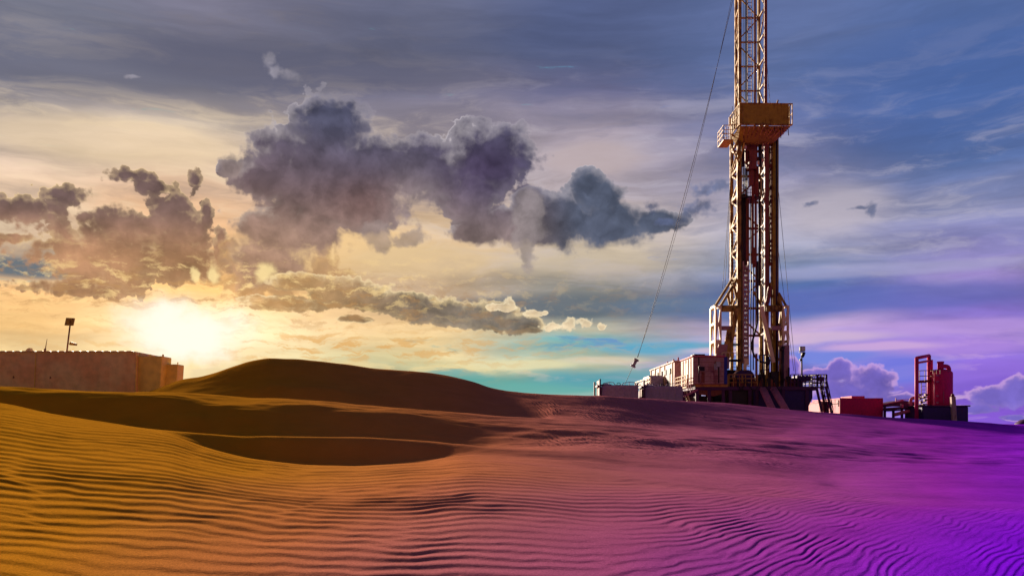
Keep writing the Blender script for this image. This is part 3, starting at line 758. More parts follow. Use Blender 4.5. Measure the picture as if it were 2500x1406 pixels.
for k in range(5):
    MB().tube((xX(1819 + 3.0 * k), 80.7, zY(478)), (xX(1819 + 3.0 * k), 80.7, zY(405)), .035, n=6).build('drill_line', M['black'], rig)
# pipes racked inside, dark, and the tall bundle on the right
for X_, r_, ya, yb in [(1817, .10, 470, 930), (1820.5, .13, 468, 660), (1824, .13, 468, 665), (1828.5, .10, 470, 700), (1832.5, .11, 480, 735), (1843.5, .09, 440, 640), (1851, .08, 430, 640), (1847.5, .15, 600, 648)]:
    MB().tube((xX(X_), 80.9, zY(yb)), (xX(X_), 80.9, zY(ya)), r_, n=10).build('racked_pipe', M['black' if X_ < 1826 else 'maroon'], rig)
for X_, y_, r_, m_ in [(1886, 80.2, .17, 'maroon'), (1890, 79.9, .15, 'olive'), (1894, 80.1, .15, 'black'), (1897.5, 80.3, .13, 'lattice'), (1888, 80.8, .14, 'maroon'), (1892, 80.9, .15, 'black'), (1896, 80.9, .14, 'olive'), (1884, 80.7, .08, 'maroon')]:
    MB().tube((xX(X_, y_), y_, zY(948)), (xX(X_, y_), y_, zY(318)), r_, n=12).build('drill_pipe', M[m_], rig)
for Y_ in (405, 645, 700):
    br('pipe_clamp', (xX(1868), 80.2, zY(Y_)), (xX(1884), 80.2, zY(Y_ - 1)), .30, 'maroon')
MB().tube((xX(1877), 80.3, zY(700)), (xX(1877), 80.3, zY(330)), .14, n=12).build('stand_pipe', M['olive'], rig)
for Y_ in (458, 530, 597, 640): MB().tube((xX(1877), 80.3, zY(Y_ + 4)), (xX(1877), 80.3, zY(Y_ - 2)), .2, n=12).build('pipe_coupling', M['gold'], rig)
# perforated torque rail, hose
pr = MB()
rx0, rx1 = xX(1811.5), xX(1825)
pr.box(rx0, rx0 + .06, 79.5, 79.8, zY(888), zY(640)); pr.box(rx1 - .06, rx1, 79.5, 79.8, zY(888), zY(640))
prows = np.arange(zY(888), zY(640), .42)
cols_ = [rx0 + .06 + (rx1 - rx0 - .12) * t for t in (0, .22, .36, .62, .76, 1)]
for i in range(len(prows) - 1):
    for j in range(5):
        za, zb_ = prows[i], prows[i + 1]
        if j in (1, 3): zb_ = za + .27                 # a hole is left above
        pr.box(cols_[j], cols_[j + 1], 79.62, 79.68, za, zb_)
pr.build('perforated_torque_rail', M['steel'], rig)
MB().box(rx0 + .05, rx1 - .02, 79.4, 79.7, zY(892), zY(876)).tube((xX(1815), 79.5, zY(905)), (xX(1815), 79.5, zY(888)), .16).tube((xX(1810), 79.4, zY(894)), (xX(1826), 79.4, zY(895)), .04).build('rail_foot', M['white'], rig, bevel=.02)
def smooth_path(pts, n=8):
    out = []; P_ = [Vector(p) for p in pts]; P_ = [2 * P_[0] - P_[1]] + P_ + [2 * P_[-1] - P_[-2]]
    for i in range(1, len(P_) - 2):
        for k in range(n):
            t = k / n; a, b_, c_, d_ = P_[i - 1:i + 3]
            out.append(.5 * ((2 * b_) + (c_ - a) * t + (2 * a - 5 * b_ + 4 * c_ - d_) * t * t + (3 * b_ - a - 3 * c_ + d_) * t ** 3))
    out.append(P_[-2]); return out
hs = [(xX(X_), 79.6, zY(Y_)) for X_, Y_ in [(1846, 640), (1846, 745), (1846, 785), (1840, 812), (1834, 835), (1834, 855), (1841, 873), (1852, 882), (1866, 886), (1878, 880)]]
MB().path(smooth_path(hs), .09, 8).build('mud_hose', M['dark'], rig)
MB().path(smooth_path([(xX(X_), 79.4, zY(Y_)) for X_, Y_ in [(1847, 770), (1853, 760), (1857, 775), (1852, 784), (1847, 782)]]), .02, 6).build('slack_line', M['black'], rig)

# raising frames either side of the mast foot: boxed white columns with triangular windows
def column_panel(parent, xa, xb, y, z0, z1, rows, m, t=.12):
    """a plate in the XZ plane pierced by tall triangles"""
    o = MB(); h_ = (z1 - z0) / rows; w = xb - xa; e = min(.12, w * .2)
    for r_ in range(rows):
        za, zb_ = z0 + r_ * h_, z0 + (r_ + 1) * h_
        o.box(xa, xa + e, y, y + t, za, zb_); o.box(xb - e, xb, y, y + t, za, zb_)
        o.box(xa + e, xb - e, y, y + t, zb_ - h_ * .10, zb_); o.box(xa + e, xb - e, y, y + t, za, za + h_ * .06)
        xm = (xa + xb) / 2
        lo, hi = za + h_ * .06, zb_ - h_ * .10
        if r_ == rows - 1: tri = [((xa + e, lo), (xa + e, hi), (xm - .02, lo)), ((xb - e, lo), (xm + .02, lo), (xb - e, hi))]
        else: tri = [((xa + e, lo), (xa + e, hi), (xm, hi)), ((xb - e, lo), (xm, hi), (xb - e, hi))]
        for T3 in tri: o.prism([(p_[0], y + .002, p_[1]) for p_ in T3], (0, t - .004, 0))
    return o.build('pierced_column', m, parent)
zc0, zc1 = zY(876), zY(748)
for (XA, XB, xin, side) in [(1742.5, 1758, 1800, -1), (1906, 1921.5, 1868, 1)]:
    xa, xb = xX(XA), xX(XB)
    f_ = column_panel(rig, xa, xb, 79.4, zc0 if side < 0 else zY(842), zc1, 3, M['white'])
    back_ = column_panel(rig, xa, xb, 81.6, zc0, zc1, 3, M['white'])
    s_ = MB()                                            # side plates joining the two
    for yy in (79.52, 81.3):
        s_.box(xa, xa + .1, yy, yy + .3, zc0, zc1); s_.box(xb - .1, xb, yy, yy + .3, zc0, zc1)
    for k in range(4):
        z = zc0 + (zc1 - zc0) * k / 3
        s_.box(xa, xa + .1, 79.82, 81.3, z - .12, z + .12); s_.box(xb - .1, xb, 79.82, 81.3, z - .12, z + .12)
    s_.build('column_web', M['white'], rig)
    xm = xX(xin)
    zt1, zt2 = zY(752), zY(802)
    bb = MB(); bb.box(min(xb, xm), max(xb, xm), 79.6, 80.0, zt1 - .35, zt1 + .2) if side < 0 else bb.box(min(xa, xm), max(xa, xm), 79.6, 80.0, zt1 - .35, zt1 + .2)
    bb.build('top_beam', M['lattice'], rig, bevel=.03)
    bb = MB(); bb.box(xb if side < 0 else xX(1880), xX(1788) if side < 0 else xa, 79.6, 79.9, zt2 - .18, zt2 + .2)
    bb.build('cross_beam', M['mauve'], rig, bevel=.03)
    # leaning leg and head braces
    if side < 0:
        leg_pts = [((1800, 750), (1776, 880)), ]
        MB().bar(at(1799, 752, 79.3), at(1777, 872, 79.3), .42, .3).build('leaning_leg', M['lattice'], rig, bevel=.03)
        MB().bar(at(1772, 842, 79.3), at(1779, 805, 79.3), .28, .2).build('leaning_leg', M['gold'], rig)
        for a_, b_ in (((1745, 749), (1787, 682)), ((1758, 749), (1802, 676)), ((1776, 716), (1782, 744)), ((1790, 690), (1800, 735))):
            br('head_brace', at(a_[0], a_[1], 79.9), at(b_[0], b_[1], 80.2), .2, 'lattice')
        MB().prism([at(1745, 875, 79.2), at(1757, 840, 79.2), at(1782, 840, 79.2), at(1780, 900, 79.2), at(1757, 900, 79.2)], (0, .5, 0)).build('base_gusset', M['mauve'], rig, bevel=.02)
    else:
        MB().bar(at(1858, 748, 79.3), at(1888, 885, 79.3), .34, .3).build('leaning_leg', M['white'], rig, bevel=.03)
        MB().bar(at(1873, 740, 79.4), at(1880, 700, 79.4), .34, .3).build('leaning_leg', M['maroon'], rig, bevel=.03)
        MB().bar(at(1876, 800, 79.5), at(1890, 880, 79.5), .3, .3).build('leaning_leg', M['lattice'], rig, bevel=.03)
        for a_, b_ in (((1920, 748), (1901, 715)), ((1908, 748), (1901, 720)), ((1880, 690), (1905, 748)), ((1858, 745), (1840, 712))):
            br('head_brace', at(a_[0], a_[1], 79.9), at(b_[0], b_[1], 80.2), .2, 'lattice')
        MB().box(xX(1901), xX(1922), 79.3, 80.0, zY(945), zY(843)).build('cylinder_housing', M['mauve'], rig, bevel=.05)
        MB().tube(at(1909, 935, 79.1), at(1911, 850, 79.1), .13).tube(at(1907, 850, 79.15), at(1913, 853, 79.15), .25).build('raising_cylinder', M['black'], rig)
# mast foot, short pipes crossing
for a_, b_, r_ in (((1780, 841), (1806, 841), .09), ((1778, 880), (1808, 880), .12), ((1776, 905), (1800, 906), .10)):
    MB().tube(at(*a_, 79.8), at(*b_, 79.8), r_).build('cross_pipe', M['black'], rig)

# substructure and deck
zd = zY(944)
sub = MB(); sub.box(xX(1692), xX(1986), 79.0, 86.0, zd - .35, zd); sub.build('deck', M['indigo'], rig, bevel=.03)
fb = MB(); fb.box(xX(1692), xX(1770), 78.96, 79.0 - .003, zd - .05, zd + .18); fb.build('deck_edge', M['ochre'], rig)
sk = MB()
sk.prism([at(1840, 950, 79.2), at(1840, 1010, 79.2), at(1965, 1010, 79.2), at(1984, 972, 79.2), at(1984, 950, 79.2)], (0, 5.0, 0)); sk.build('substructure_box', M['navy'], rig, bevel=.04)
sk = MB()
sk.box(xX(1772), xX(1838), 79.3, 84.5, gz - .2, zd - .352); sk.box(xX(1704), xX(1745), 80.5, 85, gz - .2, zd - .8); sk.build('lower_hull', M['black'], rig, bevel=.03)
for X_ in (1697, 1726, 1760, 1777, 1824, 1841, 1905, 1962):
    MB().box(xX(X_) - .14, xX(X_) + .14, 79.05, 79.195, gz - .3, zd - .352).build('support_leg', M['indigo'], rig)
    MB().box(xX(X_) - .14, xX(X_) + .14, 85.3, 85.6, gz - .3, zd - .352).build('support_leg', M['indigo'], rig)
tr = MB(); tr.prism([at(1693, 951, 79.1), at(1700, 962, 79.1), at(1745, 967, 79.1), at(1762, 961, 79.1), at(1770, 951, 79.1)], (0, .25, 0)); tr.build('side_truss', M['maroon'], rig)
# V-door slides
for (Xa, Xb) in ((1858, 1882), (1884, 1915)):
    o_ = MB()
    for k in range(4): o_.tube(at(Xa + 3.2 * k, 946, 78.9), at(Xb + 3.4 * k, 1004, 75.8), .085, n=8)
    o_.bar(at(Xa - 2, 950, 78.86), at(Xb - 2, 1004, 75.8), .12); o_.bar(at(Xa + 12, 950, 78.86), at(Xb + 13, 1004, 75.8), .12)
    o_.build('pipe_slide', M['pipe'], rig)
# drawworks housing: a rounded hood with a pale left cheek
def arch(Xa, Xb, Yt, Yb, ya, yb):
    pts = []; xa, xb = xX(Xa), xX(Xb); zt_, zb_ = zY(Yt), zY(Yb); R = (zt_ - zb_) * .55; w = (xb - xa)
    pts.append((xa, ya, zb_)); 
    for k in range(9):
        t = math.pi / 2 * k / 8; pts.append((xa + w * .4 * (1 - math.cos(t)), ya, zt_ - R + R * math.sin(t)))
    for k in range(9):
        t = math.pi / 2 * k / 8; pts.append((xb - w * .4 * (1 - math.sin(t)), ya, zt_ - R + R * math.cos(t)))
    pts.append((xb, ya, zb_))
    return MB().prism(pts, (0, yb - ya, 0))
arch(1793, 1841, 903, 944, 79.6, 82.0).build('drawworks_hood', M['navy'], rig, bevel=.06)
MB().bar(at(1791, 944, 79.5), at(1791, 914, 79.5), .22).bar(at(1791, 914, 79.5), at(1800, 904, 79.5), .14).build('hood_cheek', M['white'], rig, bevel=.02)
for X_ in (1779, 1812): MB().bar(at(X_, 944, 79.4), at(X_, 916, 79.4), .14).build('hood_rib', M['ochre'], rig)
mc = MB(); mc.box(xX(1770), xX(1786), 80, 82, zd, zY(914)); mc.box(xX(1779), xX(1796), 80.4, 81.5, zY(914), zY(903)); mc.build('engine_casing', M['indigo'], rig, bevel=.06)
mc = MB(); mc.box(xX(1854), xX(1872), 79.6, 81.5, zd, zY(915)); mc.tube(at(1856, 918, 80), at(1868, 916, 80), .3); mc.box(xX(1876), xX(1900), 79.3, 80.0, zd, zY(908)); mc.box(xX(1903), xX(1920), 80.1, 81.5, zd, zY(925)); mc.build('rotary_machinery', M['black'], rig, bevel=.05)
mc = MB(); mc.prism([at(1925, 944, 79.8), at(1935, 928, 79.8), at(1942, 922, 79.8), at(1956, 922, 79.8), at(1958, 944, 79.8)], (0, 1.5, 0)); mc.box(xX(1941), xX(1975), 79.4, 81, zY(931), zY(917)); mc.build('winch_box', M['navy'], rig, bevel=.04)
# posts of the drill floor and small fittings
for X_, ya, yb, w, m_ in [(1846.5, 944, 863, .16, 'maroon'), (1871, 944, 868, .2, 'lattice'), (1877, 900, 868, .1, 'lattice'), (1865, 930, 885, .06, 'black'), (1926, 935, 897, .12, 'black'), (1903, 944, 890, .1, 'gold')]:
    MB().bar(at(X_, ya, 79.2), at(X_, yb, 79.2), w).build('floor_post', M[m_], rig)
MB().lathe(at(1875, 892, 79.1), [(.12, 0), (.2, .2), (.2, .5), (.08, .8)], 10).build('driller_valve', M['black'], rig)
random.seed(8)
fit = MB()
for k in range(26):
    X_ = random.uniform(1770, 1930); w = random.uniform(.1, .35); h_ = random.uniform(.2, .8)
    fit.box(xX(X_), xX(X_) + w, 79.1 + .01 * k, 79.4 + .01 * k, zd + .002, zd + h_)
fit.build('floor_fittings', M['maroon'], rig)
# handrails
def rail(pts, h, m, parent, posts=6, name='handrail', r=.03, bars=3):
    o = MB(); pts = [Vector(p) for p in pts]
    for a, b_ in zip(pts, pts[1:]):
        for k in range(1, bars + 1): o.bar(a + Vector((0, 0, h * k / bars)), b_ + Vector((0, 0, h * k / bars)), r * 2)
        for k in range(posts + 1):
            p = a.lerp(b_, k / posts); o.bar(p, p + Vector((0, 0, h)), r * 2)
    return o.build(name, M[m], parent)
rail([(xX(1770), 79.05, zd), (xX(1842), 79.05, zd)], 1.05, 'ochre', rig, 5, r=.035)
rail([(xX(1847), 79.05, zY(922)), (xX(1870), 79.05, zY(922))], 2.0, 'black', rig, 2, bars=3, r=.04)
rail([(xX(1922), 79.05, zd), (xX(1985), 79.05, zd)], 1.05, 'indigo', rig, 7, r=.035)
rail([(xX(1757), 79.1, zY(876)), (xX(1785), 79.1, zY(876))], .5, 'white', rig, 3, bars=1)
rail([(xX(1985), 79.05, zd), (xX(1985), 85.9, zd)], 1.05, 'indigo', rig, 4, r=.035)

# stairs at the right of the deck
stair = thing('steel_stairs', at(2005, 975, 79.5), 'dark steel stairs with handrails leading down from the right end of the rig deck', 'stairs')
ld = MB(); ld.box(xX(1986.5), xX(2011), 79.1, 80.6, zd - .1, zd - .02); ld.build('landing', M['indigo'], stair)
rail([(xX(1987), 79.1, zd), (xX(2010), 79.1, zd)], 1.05, 'indigo', stair, 3, r=.04); rail([(xX(1987), 80.6, zd), (xX(2010), 80.6, zd)], 1.05, 'indigo', stair, 3, r=.04)
MB().box(xX(1989), xX(2003), 79.0, 79.04, zY(932), zY(921)).build('rail_panel', M['indigo'], stair)
for k, yy in enumerate((79.2, 80.5)):
    top_, bot_ = Vector((xX(1995 + 13), yy, zd)), Vector((xX(2026), yy, gz - .1))
    MB().bar(top_, bot_, .1, .26).build('stringer', M['indigo'], stair)
    o_ = MB(); up = Vector((0, 0, 1.05))
    o_.bar(top_ + up, bot_ + up, .07); o_.bar(top_ + up / 2, bot_ + up / 2, .05)
    for t in np.linspace(0, 1, 5): p = top_.lerp(bot_, t); o_.bar(p, p + up, .06)
    o_.build('handrail', M['indigo'], stair)
o_ = MB()
for t in np.linspace(.06, .95, 9): p = top_.lerp(bot_, t); o_.box(p.x - .14, p.x + .14, 79.27, 80.43, p.z - .03, p.z + .02)
o_.build('tread', M['indigo'], stair)
o_ = MB(); a0 = at(1993, 946, 79.3); o_.bar(a0, at(2006, 1004, 79.3), .16); o_.bar(at(1994, 946, 80.6), at(2006, 1004, 80.6), .16)
for k in range(6): o_.bar(at(1995 + 2 * k, 950 + 8 * k, 79.3), at(1995 + 2 * k, 950 + 8 * k, 80.5), .08)
o_.build('lower_flight', M['indigo'], stair)

# floodlight pole at the right end
lp = thing('floodlight_pole', at(1958, 944, 80.5), 'slim pole with a square floodlight and horn, on the rig deck near the stairs', 'floodlight')
MB().tube((xX(1958, 80.5), 80.5, zd), at(1957, 860, 80.5), .10, .07).build('pole', M['grey'], lp)
MB().box(xX(1951, 80.5), xX(1964, 80.5), 80.2, 80.55, zY(858, 80.5), zY(846, 80.5)).build('lamp_housing', M['dark'], lp, bevel=.05)
MB().box(xX(1953.5, 80.5), xX(1963, 80.5), 80.16, 80.197, zY(856.5, 80.5), zY(847.5, 80.5)).build('lamp_glass', M['glass'], lp)
MB().tube(at(1957, 864, 80.3), at(1963, 866, 80.3), .13, .28).build('horn', M['dark'], lp)
MB().box(xX(1952, 80.5), xX(1957, 80.5), 80.4, 80.6, zY(881, 80.5), zY(876, 80.5)).build('junction_box', M['dark'], lp)
MB().bar(at(1951, 860, 80.4), at(1964, 860, 80.4), .08).build('crossarm', M['grey'], lp)

# driller's cabin with the long house behind it
cabin = thing('rig_cabin', (xX(1725), 80, zd), 'mauve metal cabin with a small dark window, at the left end of the rig deck', 'cabin')
cx0, cx1, cz0, cz1 = xX(1692, 78.6), xX(1768, 78.6), zd + .19, zY(871, 78.6)
cb_ = MB(); cb_.box(cx0, cx1, 78.6, 84.2, cz0, cz1); cb_.build('cabin_wall', M['mauve'], cabin, bevel=.04)
ro = MB(); ro.box(cx0 - .1, cx1 + .1, 78.5, 84.3, cz1 + .002, cz1 + .12); ro.build('roof', M['redlit'], cabin, bevel=.03)
rk = MB()
rk.bar(at(1690, 867, 78.7), at(1726, 868, 78.7), .08); rk.bar(at(1692, 872, 78.7), at(1692, 866, 78.7), .09); rk.box(xX(1695, 78.7), xX(1722, 78.7), 78.8, 80.4, cz1 + .13, cz1 + .26); rk.bar(at(1734, 872, 79), at(1734, 867, 79), .07); rk.bar(at(1690, 867, 78.8), at(1736, 868, 79), .06)
rk.build('roof_rack', M['black'], cabin)
wn = MB(); wn.box(xX(1708.5, 78.6), xX(1720, 78.6), 78.55, 78.597, zY(905, 78.6), zY(895, 78.6)); wn.build('window', M['dark'], cabin)
wn = MB(); wn.box(xX(1712.5, 78.6), xX(1720, 78.6), 78.55, 78.597, zY(934, 78.6), zY(908, 78.6)); wn.build('vent_slot', M['maroon'], cabin)
wn = MB(); wn.box(xX(1743, 78.6), xX(1752, 78.6), 78.54, 78.597, zY(902, 78.6), zY(888, 78.6)); wn.build('notice_plate', M['grey'], cabin)
MB().box(cx1 + .003, cx1 + .3, 78.7, 81.5, cz0, cz1 + .02).build('corner_fairing', M['blue'], cabin, bevel=.02)
o_ = MB()
for yy in (79.4, 80.6, 81.7, 83.0): o_.box(cx0 - .07, cx0 - .003, yy, yy + .08, cz0 + .05, cz1 - .05)
o_.box(cx0 - .05, cx0 - .002, 80.7, 81.6, cz0 + .1, cz1 - .4)
o_.build('side_rib', M['white'], cabin)
rail([(cx0 - .5, 78.6, zd), (cx0 - .5, 84.2, zd)], 1.0, 'ochre', cabin, 5, name='walkway_rail', r=.03)
MB().box(cx0 - .55, cx0 - .1, 78.6, 86.0, zd - .12, zd - .02).build('walkway', M['ochre'], cabin)
house = thing('equipment_house', (xX(1650, 92), 92, zY(940, 92)), 'pale pink equipment house with an open doorway and railing, behind the cabin on its left', 'equipment house')
hx0, hx1 = xX(1640, 86), xX(1684, 86)
hz0, hz1 = zY(945, 86), zY(883, 86)
hx0, hx1 = cx0 - .25, cx1 - .4
MB().box(hx0, hx1, 86.2, 101, hz0, hz1).build('house_wall', M['mauve'], house, bevel=.04)
MB().box(hx0 - .12, hx1 + .1, 86.1, 101.2, hz1 + .002, hz1 + .14).build('roof', M['mauve'], house, bevel=.02)
o_ = MB(); o_.box(hx0 - .06, hx0 - .003, 88.5, 90.2, hz0 + .1, hz1 - .5); o_.build('doorway', M['dark'], house)
for yy in (87, 91.5, 94.5, 97.5, 100.4): MB().box(hx0 - .1, hx0 - .003, yy, yy + .25, hz0, hz1).build('wall_rib', M['white'], house)
o_ = MB(); o_.box(hx0 - 1.6, hx0 - .11, 92, 96, hz0, hz1 - 1.0); o_.build('side_annex', M['tank'], house, bevel=.03)
rail([(hx0 - 1.9, 89, hz0), (hx0 - 1.9, 100, hz0)], 1.1, 'white', house, 5, name='railing', r=.05)
MB().box(hx0 - 2.0, hx1, 86.2, 101, gz - .2, hz0 - .004).build('skid_base', M['indigo'], house)
for yy in (87.5, 90, 93.5): MB().tube((hx0 + .6, yy, hz1 + .14), (hx0 + .6, yy, hz1 + .55), .08).build('roof_vent', M['redlit'], house)
random.seed(21)
for k in range(5):
    yy = 88 + 2.5 * k; MB().box(hx0 - .12, hx0 - .003, yy, yy + .7, hz1 - 1.0, hz1 - .5).build('vent_grille', M['dark'], house)
MB().tube((cx0 + .5, 78.5, cz0 + .1), (cx0 + .5, 78.5, cz1), .04, n=6).build('conduit', M['black'], cabin)
MB().tube((cx1 - .5, 78.5, cz0 + .1), (cx1 - .5, 78.5, cz0 + 1.6), .05, n=6).build('conduit', M['black'], cabin)
MB().box(cx1 - .75, cx1 - .35, 78.42, 78.597, cz0 + 1.5, cz0 + 1.95).build('fuse_box', M['grey'], cabin, bevel=.02)
o_ = MB()
for k in range(6): z = cz0 + .25 + k * .42; o_.box(cx0 + .02, cx1 - .02, 78.585, 78.597, z, z + .025)
o_.build('panel_seam', M['maroon'], cabin)
for X_, w, h_ in ((1848, .5, 1.1), (1862, .7, .8), (1897, .4, 1.3), (1912, .5, .9), (1928, .5, .7), (1784, .4, .8)):
    MB().box(xX(X_), xX(X_) + w, 79.25, 79.8, zd + .004, zd + h_).tube((xX(X_) + w / 2, 79.5, zd + h_), (xX(X_) + w / 2, 79.5, zd + h_ + .35), .09).build('pump_unit', M['black'], rig, bevel=.04)
for a0_, a1_, dy in ((1790, 1812, 0), (1812, 1850, .1), (1850, 1866, .05), (1880, 1908, .1)):
    MB().path(smooth_path([(xX(a0_), 79.0 + dy, zd + .9), (xX((a0_ * 2 + a1_) / 3), 78.9 + dy, zd - .1), (xX((a0_ + 2 * a1_) / 3), 78.9 + dy, zd - .3), (xX(a1_), 79.0 + dy, zd + .7)]), .045, 6).build('draped_hose', M['black'], rig)
# short stair at the left of the deck
ls = thing('access_ladder', at(1684, 975, 78.2), 'short pale ladder stair standing in the sand below the cabin corner', 'ladder')
for dx_ in (0, .7): MB().bar(at(1675, 955, 78.2 + dx_), at(1686, 985, 78.2 + dx_), .1, .2).build('stringer', M['white'], ls)
o_ = MB()
for t in np.linspace(.1, .9, 6): p = at(1675, 955, 78.2).lerp(at(1686, 985, 78.2), t); o_.box(p.x - .12, p.x + .12, 78.26, 78.84, p.z - .03, p.z + .02)
o_.build('tread', M['ochre'], ls)
MB().bar(at(1668, 968, 78.0), at(1703, 951, 78.0), .14).build('kick_brace', M['pipe'], ls)
for X_ in (1676, 1681, 1686): MB().bar(at(X_, 948 + (X_ - 1676), 78.1), at(X_ + 1, 925 + (X_ - 1676), 78.1), .06).build('hand_post', M['pipe'], ls)

# mud tanks
def mud_tank(X0_, X1_, Yt, Yb, D, label):
    t = thing('mud_tank', ((xX((X0_ + X1_) / 2, D)), D, ground_z(xX(X0_, D), D)), label, 'tank', 'grey mud tanks left of the rig')
    x0, x1, zt_, zb_ = xX(X0_, D), xX(X1_, D), zY(Yt, D), ground_z(xX(X0_, D), D) - .3
    R = .22; pts = []
    pts.append((x0, D, zb_)); 
    for k in range(6): a = math.pi / 2 * k / 5; pts.append((x0 + R * 2 * (1 - math.cos(a)), D, zt_ - R + R * math.sin(a)))
    pts.append(((x0 + x1) / 2, D, zt_ + .04))
    for k in range(6): a = math.pi / 2 * k / 5; pts.append((x1 - .1 * (1 - math.sin(a)), D, zt_ - R + R * math.cos(a)))
    pts.append((x1, D, zb_))
    MB().prism(pts, (0, 2.4, 0)).build('tank_shell', M['tank'], t, bevel=.05)
    rb_ = MB()
    for k in range(1, 5): xx = x0 + (x1 - x0) * k / 5; rb_.box(xx - .035, xx + .035, D - .05, D - .003, zb_, zt_ - .22)
    rb_.box(x0 + .1, x1 - .1, D - .06, D - .051, zt_ - .34, zt_ - .26)
    rb_.build('shell_rib', M['tank'], t)
    w = x1 - x0
    for a_, b_ in ((.03, .40), (.55, .97)):
        o = MB(); xa, xb = x0 + w * a_, x0 + w * b_; h_ = .24
        pth = [(xa, D + .3, zt_ - .05), (xa + .15, D + .3, zt_ + h_ * .8), (xa + .5, D + .3, zt_ + h_), ((xa + xb) / 2, D + .3, zt_ + h_ + .03), (xb - .2, D + .3, zt_ + h_), (xb, D + .3, zt_ - .05)]
        o.path(pth, .035, 6); o.bar(((xa + xb) / 2, D + .3, zt_ - .05), ((xa + xb) / 2, D + .3, zt_ + h_), .05)
        o.build('top_rail', M['tank'], t)
    o = MB(); hx = x0 + w * .47
    o.path([(hx + .16 * math.cos(a), D + .2, zt_ + .1 + .12 * math.sin(a)) for a in np.linspace(0, 2 * math.pi, 13)], .03, 5); o.build('lifting_ring', M['dark'], t)
    MB().lathe((x0 + w * .16, D + .8, zt_ - .05), [(.5, 0), (.5, .14), (.1, .24)], 18).build('hatch', M['tank'], t)
    # end board: a boarded frame standing up at the left end
    xe = x0 - .05
    o = MB(); zb2 = zt_ + .52
    o.box(xe - .16, xe - .02, D - .4, D - .15, zb_, zb2); o.box(xe - .40, xe - .26, D + 2.0, D + 2.3, zb_, zb2 - .15)
    for k in range(4): z = zb_ + (zb2 - zb_) * (k + .6) / 4.2; o.box(xe - .30, xe - .17, D - .1, D + 2.0, z - .08, z + .1)
    o.build('end_frame', M['indigo'], t, bevel=.015)
    MB().box(xe - .14, xe - .05, D - .1, D + 2.2, zb_, zt_ + .42).build('end_board', M['maroon'], t)
    return t
mud_tank(1468, 1559, 940, 968, 77, 'grey mud tank with a boarded end, leftmost one before the open sky')
mud_tank(1575, 1667, 943, 972, 77.5, 'grey mud tank between the boarded end of another tank and the pink cabin')

# guy lines
def wire(a, b, r, sag=0.0, n=14):
    a, b = Vector(a), Vector(b); pts = []
    for k in range(n + 1):
        t = k / n; p = a.lerp(b, t); p.z -= sag * 4 * t * (1 - t); pts.append(p)
    return MB().path(pts, r, 6)
gl = thing('guy_line', at(1525, 936, 79), 'long pair of guy wires sloping left from the mast top, a cylinder weight low down', 'guy line')
wire(at(1794, -20, 80), at(1557, 872, 79), .022, 1.2).build('wire_rope', M['wire'], gl)
wire(at(1790, -20, 80), at(1556, 872, 79), .016, 2.2).build('wire_rope', M['wire'], gl)
wire(at(1544, 897, 79), at(1522, 946, 79), .02).build('wire_rope', M['wire'], gl)
a_, b_ = at(1545, 895, 79), at(1554, 877, 79); d_ = (b_ - a_).normalized()
MB().tube(a_, b_, .15, n=14).tube(a_ - d_ * .02, a_ + d_ * .13, .24, n=14).tube(b_ - d_ * .13, b_ + d_ * .02, .24, n=14).build('counterweight', M['grey'], gl)
for k, (a_, b_) in enumerate([((1785, 420), (1764, 705)), ((1786, 400), (1770, 700)), ((1788, 260), (1778, 680))]):
    wire(at(a_[0], a_[1], 80.5), at(b_[0], b_[1], 80.5), .02, .05).build('stay_wire', M['wire'], rig)
for k, (a_, b_) in enumerate([((1901, 470), (1943, 915)), ((1900, 610), (1938, 905)), ((1872, 150), (1880, 252))]):
    wire(at(a_[0], a_[1], 80.5), at(b_[0], b_[1], 80.5), .02, .1).build('stay_wire', M['wire'], rig)
for (a_, b_) in [((1858, 778), (1866, 880))]:
    wire(at(a_[0], a_[1], 80.5), at(b_[0], b_[1], 80.5), .014, .1).build('stay_wire', M['wire'], rig)

# red containers
def container(X0_, X1_, Yt, D, dep, m_f, m_s, label, ribs=0, group='red containers right of the rig'):
    x0, x1, zt_ = xX(X0_, D), xX(X1_, D), zY(Yt, D); zb_ = ground_z(x0, D) - .15
    t = thing('steel_container', ((x0 + x1) / 2, D + dep / 2, zb_), label, 'container', group)
    MB().box(x0, x1, D, D + dep, zb_, zt_).build('body', M[m_f], t, bevel=.03)
    MB().box(x0 - .02, x0 - .003, D + .05, D + dep - .05, zb_, zt_ - .1).build('end_door', M[m_s], t)
    o = MB()
    for z in (zt_ - .03,): o.box(x0 - .03, x1 + .03, D - .03, D - .003, z - .06, z + .05); o.box(x0 - .05, x0 - .021, D - .03, D + dep, z - .06, z + .05)
    o.box(x0 - .03, x0 + .05, D - .03, D - .003, zb_, zt_ - .095); o.box(x1 - .05, x1 + .03, D - .03, D - .003, zb_, zt_ - .095)
    o.build('edge_frame', M['red'], t)
    if ribs:
        o = MB()
        for k in range(ribs): yy = D + .3 + (dep - .6) * k / (ribs - 1); o.bar((x0 - .06, yy, zt_ - .15), (x0 - .06, yy, zt_ - .75), .05)
        o.bar((x0 - .08, D + .4, zt_ - .45), (x0 - .08, D + dep * .5, zt_ - .45), .06)
        o.build('locking_bar', M['dark'], t)
    return t
container(2051, 2155, 972, 82, 7.5, 'red', 'redlit', 'long crimson container with an end painted sunlit pink, right of the stairs', 4)
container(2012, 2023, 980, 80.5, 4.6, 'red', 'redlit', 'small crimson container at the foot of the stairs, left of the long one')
container(2080, 2110, 967, 90, 3, 'redlit', 'redlit', 'pale pink container top showing behind the long crimson container')

